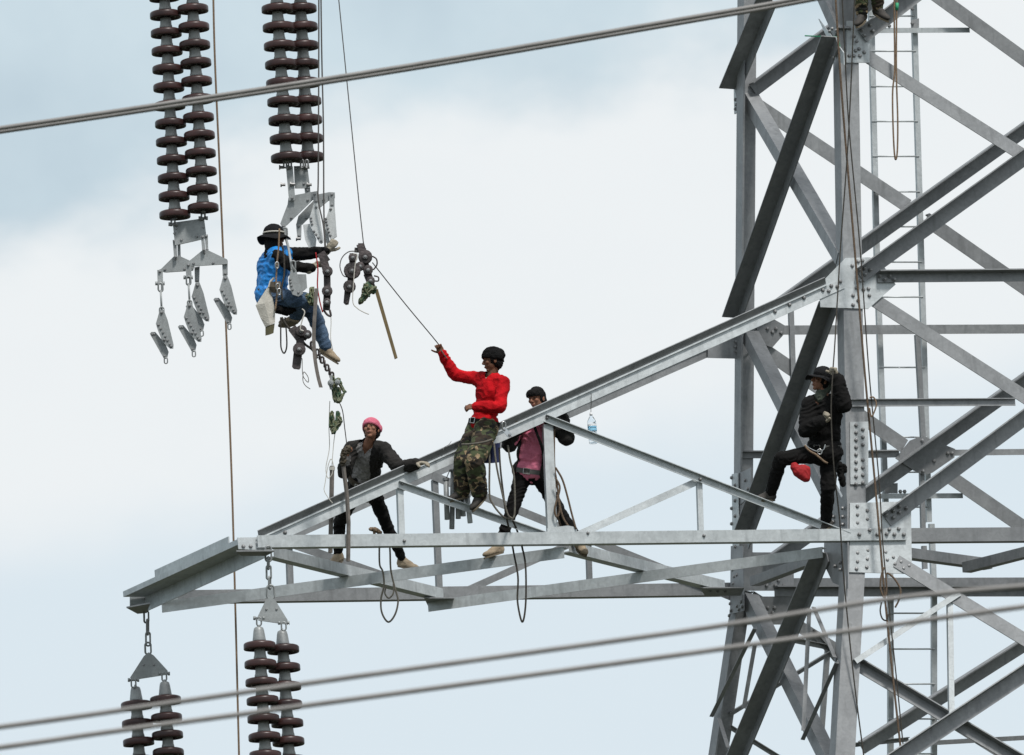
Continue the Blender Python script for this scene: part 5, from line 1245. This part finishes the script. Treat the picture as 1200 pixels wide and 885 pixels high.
# hook on the red person's hip
Yk = YF(594, 505)-.45
t = thing('safety_hook', 'bright steel hook lying on the chord beside the red jacket', 'hook', Q(594, 506, Yk))
mb = MB(); mb.add(*prism([Q(x, y, Yk) for x, y in ((587.5, 503), (591, 500.5), (599.5, 508), (600, 511), (596.5, 512.5), (594, 511))], V3(0, .03, 0))); a = mb.build('hook_body', M['chrome'], t)
mb = MB(); mb.add(*link_ring(590.5, 499, 2.2, 4.5, Yk, .008, .5)); mb.build('gate', M['chrome'], t, smooth=True)
mb = MB(); mb.add(*bolt_at(597, 510, Yk, .014, .012)); mb.add(*bolt_at(591, 504, Yk, .012, .012)); mb.build('bolts', M['bolt'], a, kind='stuff')
# two grey bars beside the headband wearer
Yq = YF(400, 600)+.15
for lab, pts, r_ in (('upright grey wooden bar left of the headband wearer, passing behind the chord', [(389.2, 546), (388.3, 590), (387.2, 648)], .024), ('grey strap-bound bar held against the shoulder of the headband wearer', [(401.5, 531), (403, 552), (406.5, 580), (408.5, 612), (408, 658)], .022)):
    t = thing('grey_bar', lab, 'bar', Q(*pts[0], Yq)); mb = MB(); pp = [Q(x, y, Yq+(.0 if 'upright' in lab else -.25)) for x, y in pts]
    for a, b in zip(pp[:-1], pp[1:]):
        pass
    mb.add(*tube(pp, r_, 4)); mb.build('bar', M['greywood'], t)
    mb = MB(); mb.add(*tube([lerp(pp[0], pp[1], .03), lerp(pp[0], pp[1], .12)], r_*1.25, 8)); mb.build('binding', M['whitecord'], t)
bundle('dark rag wrapped at the top of the bar by the shoulder of the headband wearer', 'rag', [(403, 531, 408, 527, 2.6, 3.2), (402, 534, 402, 545, 2.4, 1.4)], M['leather'], Yq-.28, (.02, 30, (1, 1, 1)), 'rag', .007)
# gear at the waist of the person in black
Yg = YF(958, 527)-.47
t = thing('carabiner', 'round steel carabiner at the hip of the person in black', 'carabiner', Q(961, 529, Yg))
mb = MB(); mb.add(*link_ring(960.5, 529.5, 2.6, 3.0, Yg, .008)); mb.build('ring', M['chrome'], t, smooth=True)
rope('tan safety sling with a hook across the hip of the person in black', 'sling', [(943, 522), (947, 527), (951, 530), (955, 532), (960, 536), (966, 541), (970, 543)], Yg-.02, .012, 'tanrope', 'sling')
rope('steel chain hung in a curve at the waist of the person in black', 'chain', [(943, 521), (950, 526), (958, 529), (965, 527), (967, 521)], Yg+.03, .006, 'zinc', 'chain')
bundle('dark work gloves and tools hanging behind the person in black', 'tools', [(984, 545, 985, 556, 3.2, 3.6), (986, 560, 988, 568, 3.4, 2.6), (990, 546, 990, 552, 2.2, 2.2)], M['black'], YF(985, 556)-.06, (.012, 16, (1, 1, 1)), 'tool_bunch', .008)
t = thing('steel_wedge', 'bright steel wedge hanging on a cord beside the leg of the person in black', 'wedge', Q(983, 573, YF(983, 573)-.14))
mb = MB(); mb.add(*prism([Q(x, y, YF(983, 573)-.14) for x, y in ((980, 571), (982, 570.5), (987.5, 581), (986, 583))], V3(0, .04, 0))); mb.build('blade', M['chrome'], t)

# more of the gear round the blue person's waist
t = thing('tool_pouch', 'small brown leather pouch at the waist of the blue jacket', 'pouch', Q(323, 334, YA-.66))
loft([ring4(317, 329, 330, 330, YA-.68, .06), ring4(316, 329.5, 336, 336, YA-.70, .10), ring4(318, 328.5, 343, 343, YA-.69, .08)], 'pouch_body', M['leather'], t)
bundle('dark seat cloth under the thigh of the blue person', 'seat cloth', [(322, 362, 337, 366, 4.2, 3.6), (337, 366, 345, 362, 3.4, 2.6)], M['black'], YA-.42, (.010, 14, (1, 1, 1)), 'seat_cloth', .009)
rope('black harness webbing crossing the blue person\'s back to the waist', 'harness strap', [(331, 288), (333, 305), (333, 322), (330, 338), (331, 352)], YA-.62, .011, 'darkrope', 'harness_strap')
rope('black leg strap sagging from the seat to the iron block', 'strap', [(330, 372), (338, 384), (349, 391), (357, 403), (366, 410), (372, 420)], YA-.55, .014, 'darkrope', 'strap')
rope('grey rope tail curling over the knee of the blue person', 'rope', [(354, 362), (357, 366), (354, 376), (352, 386), (356, 388)], YA-.7, .007, 'whitecord')
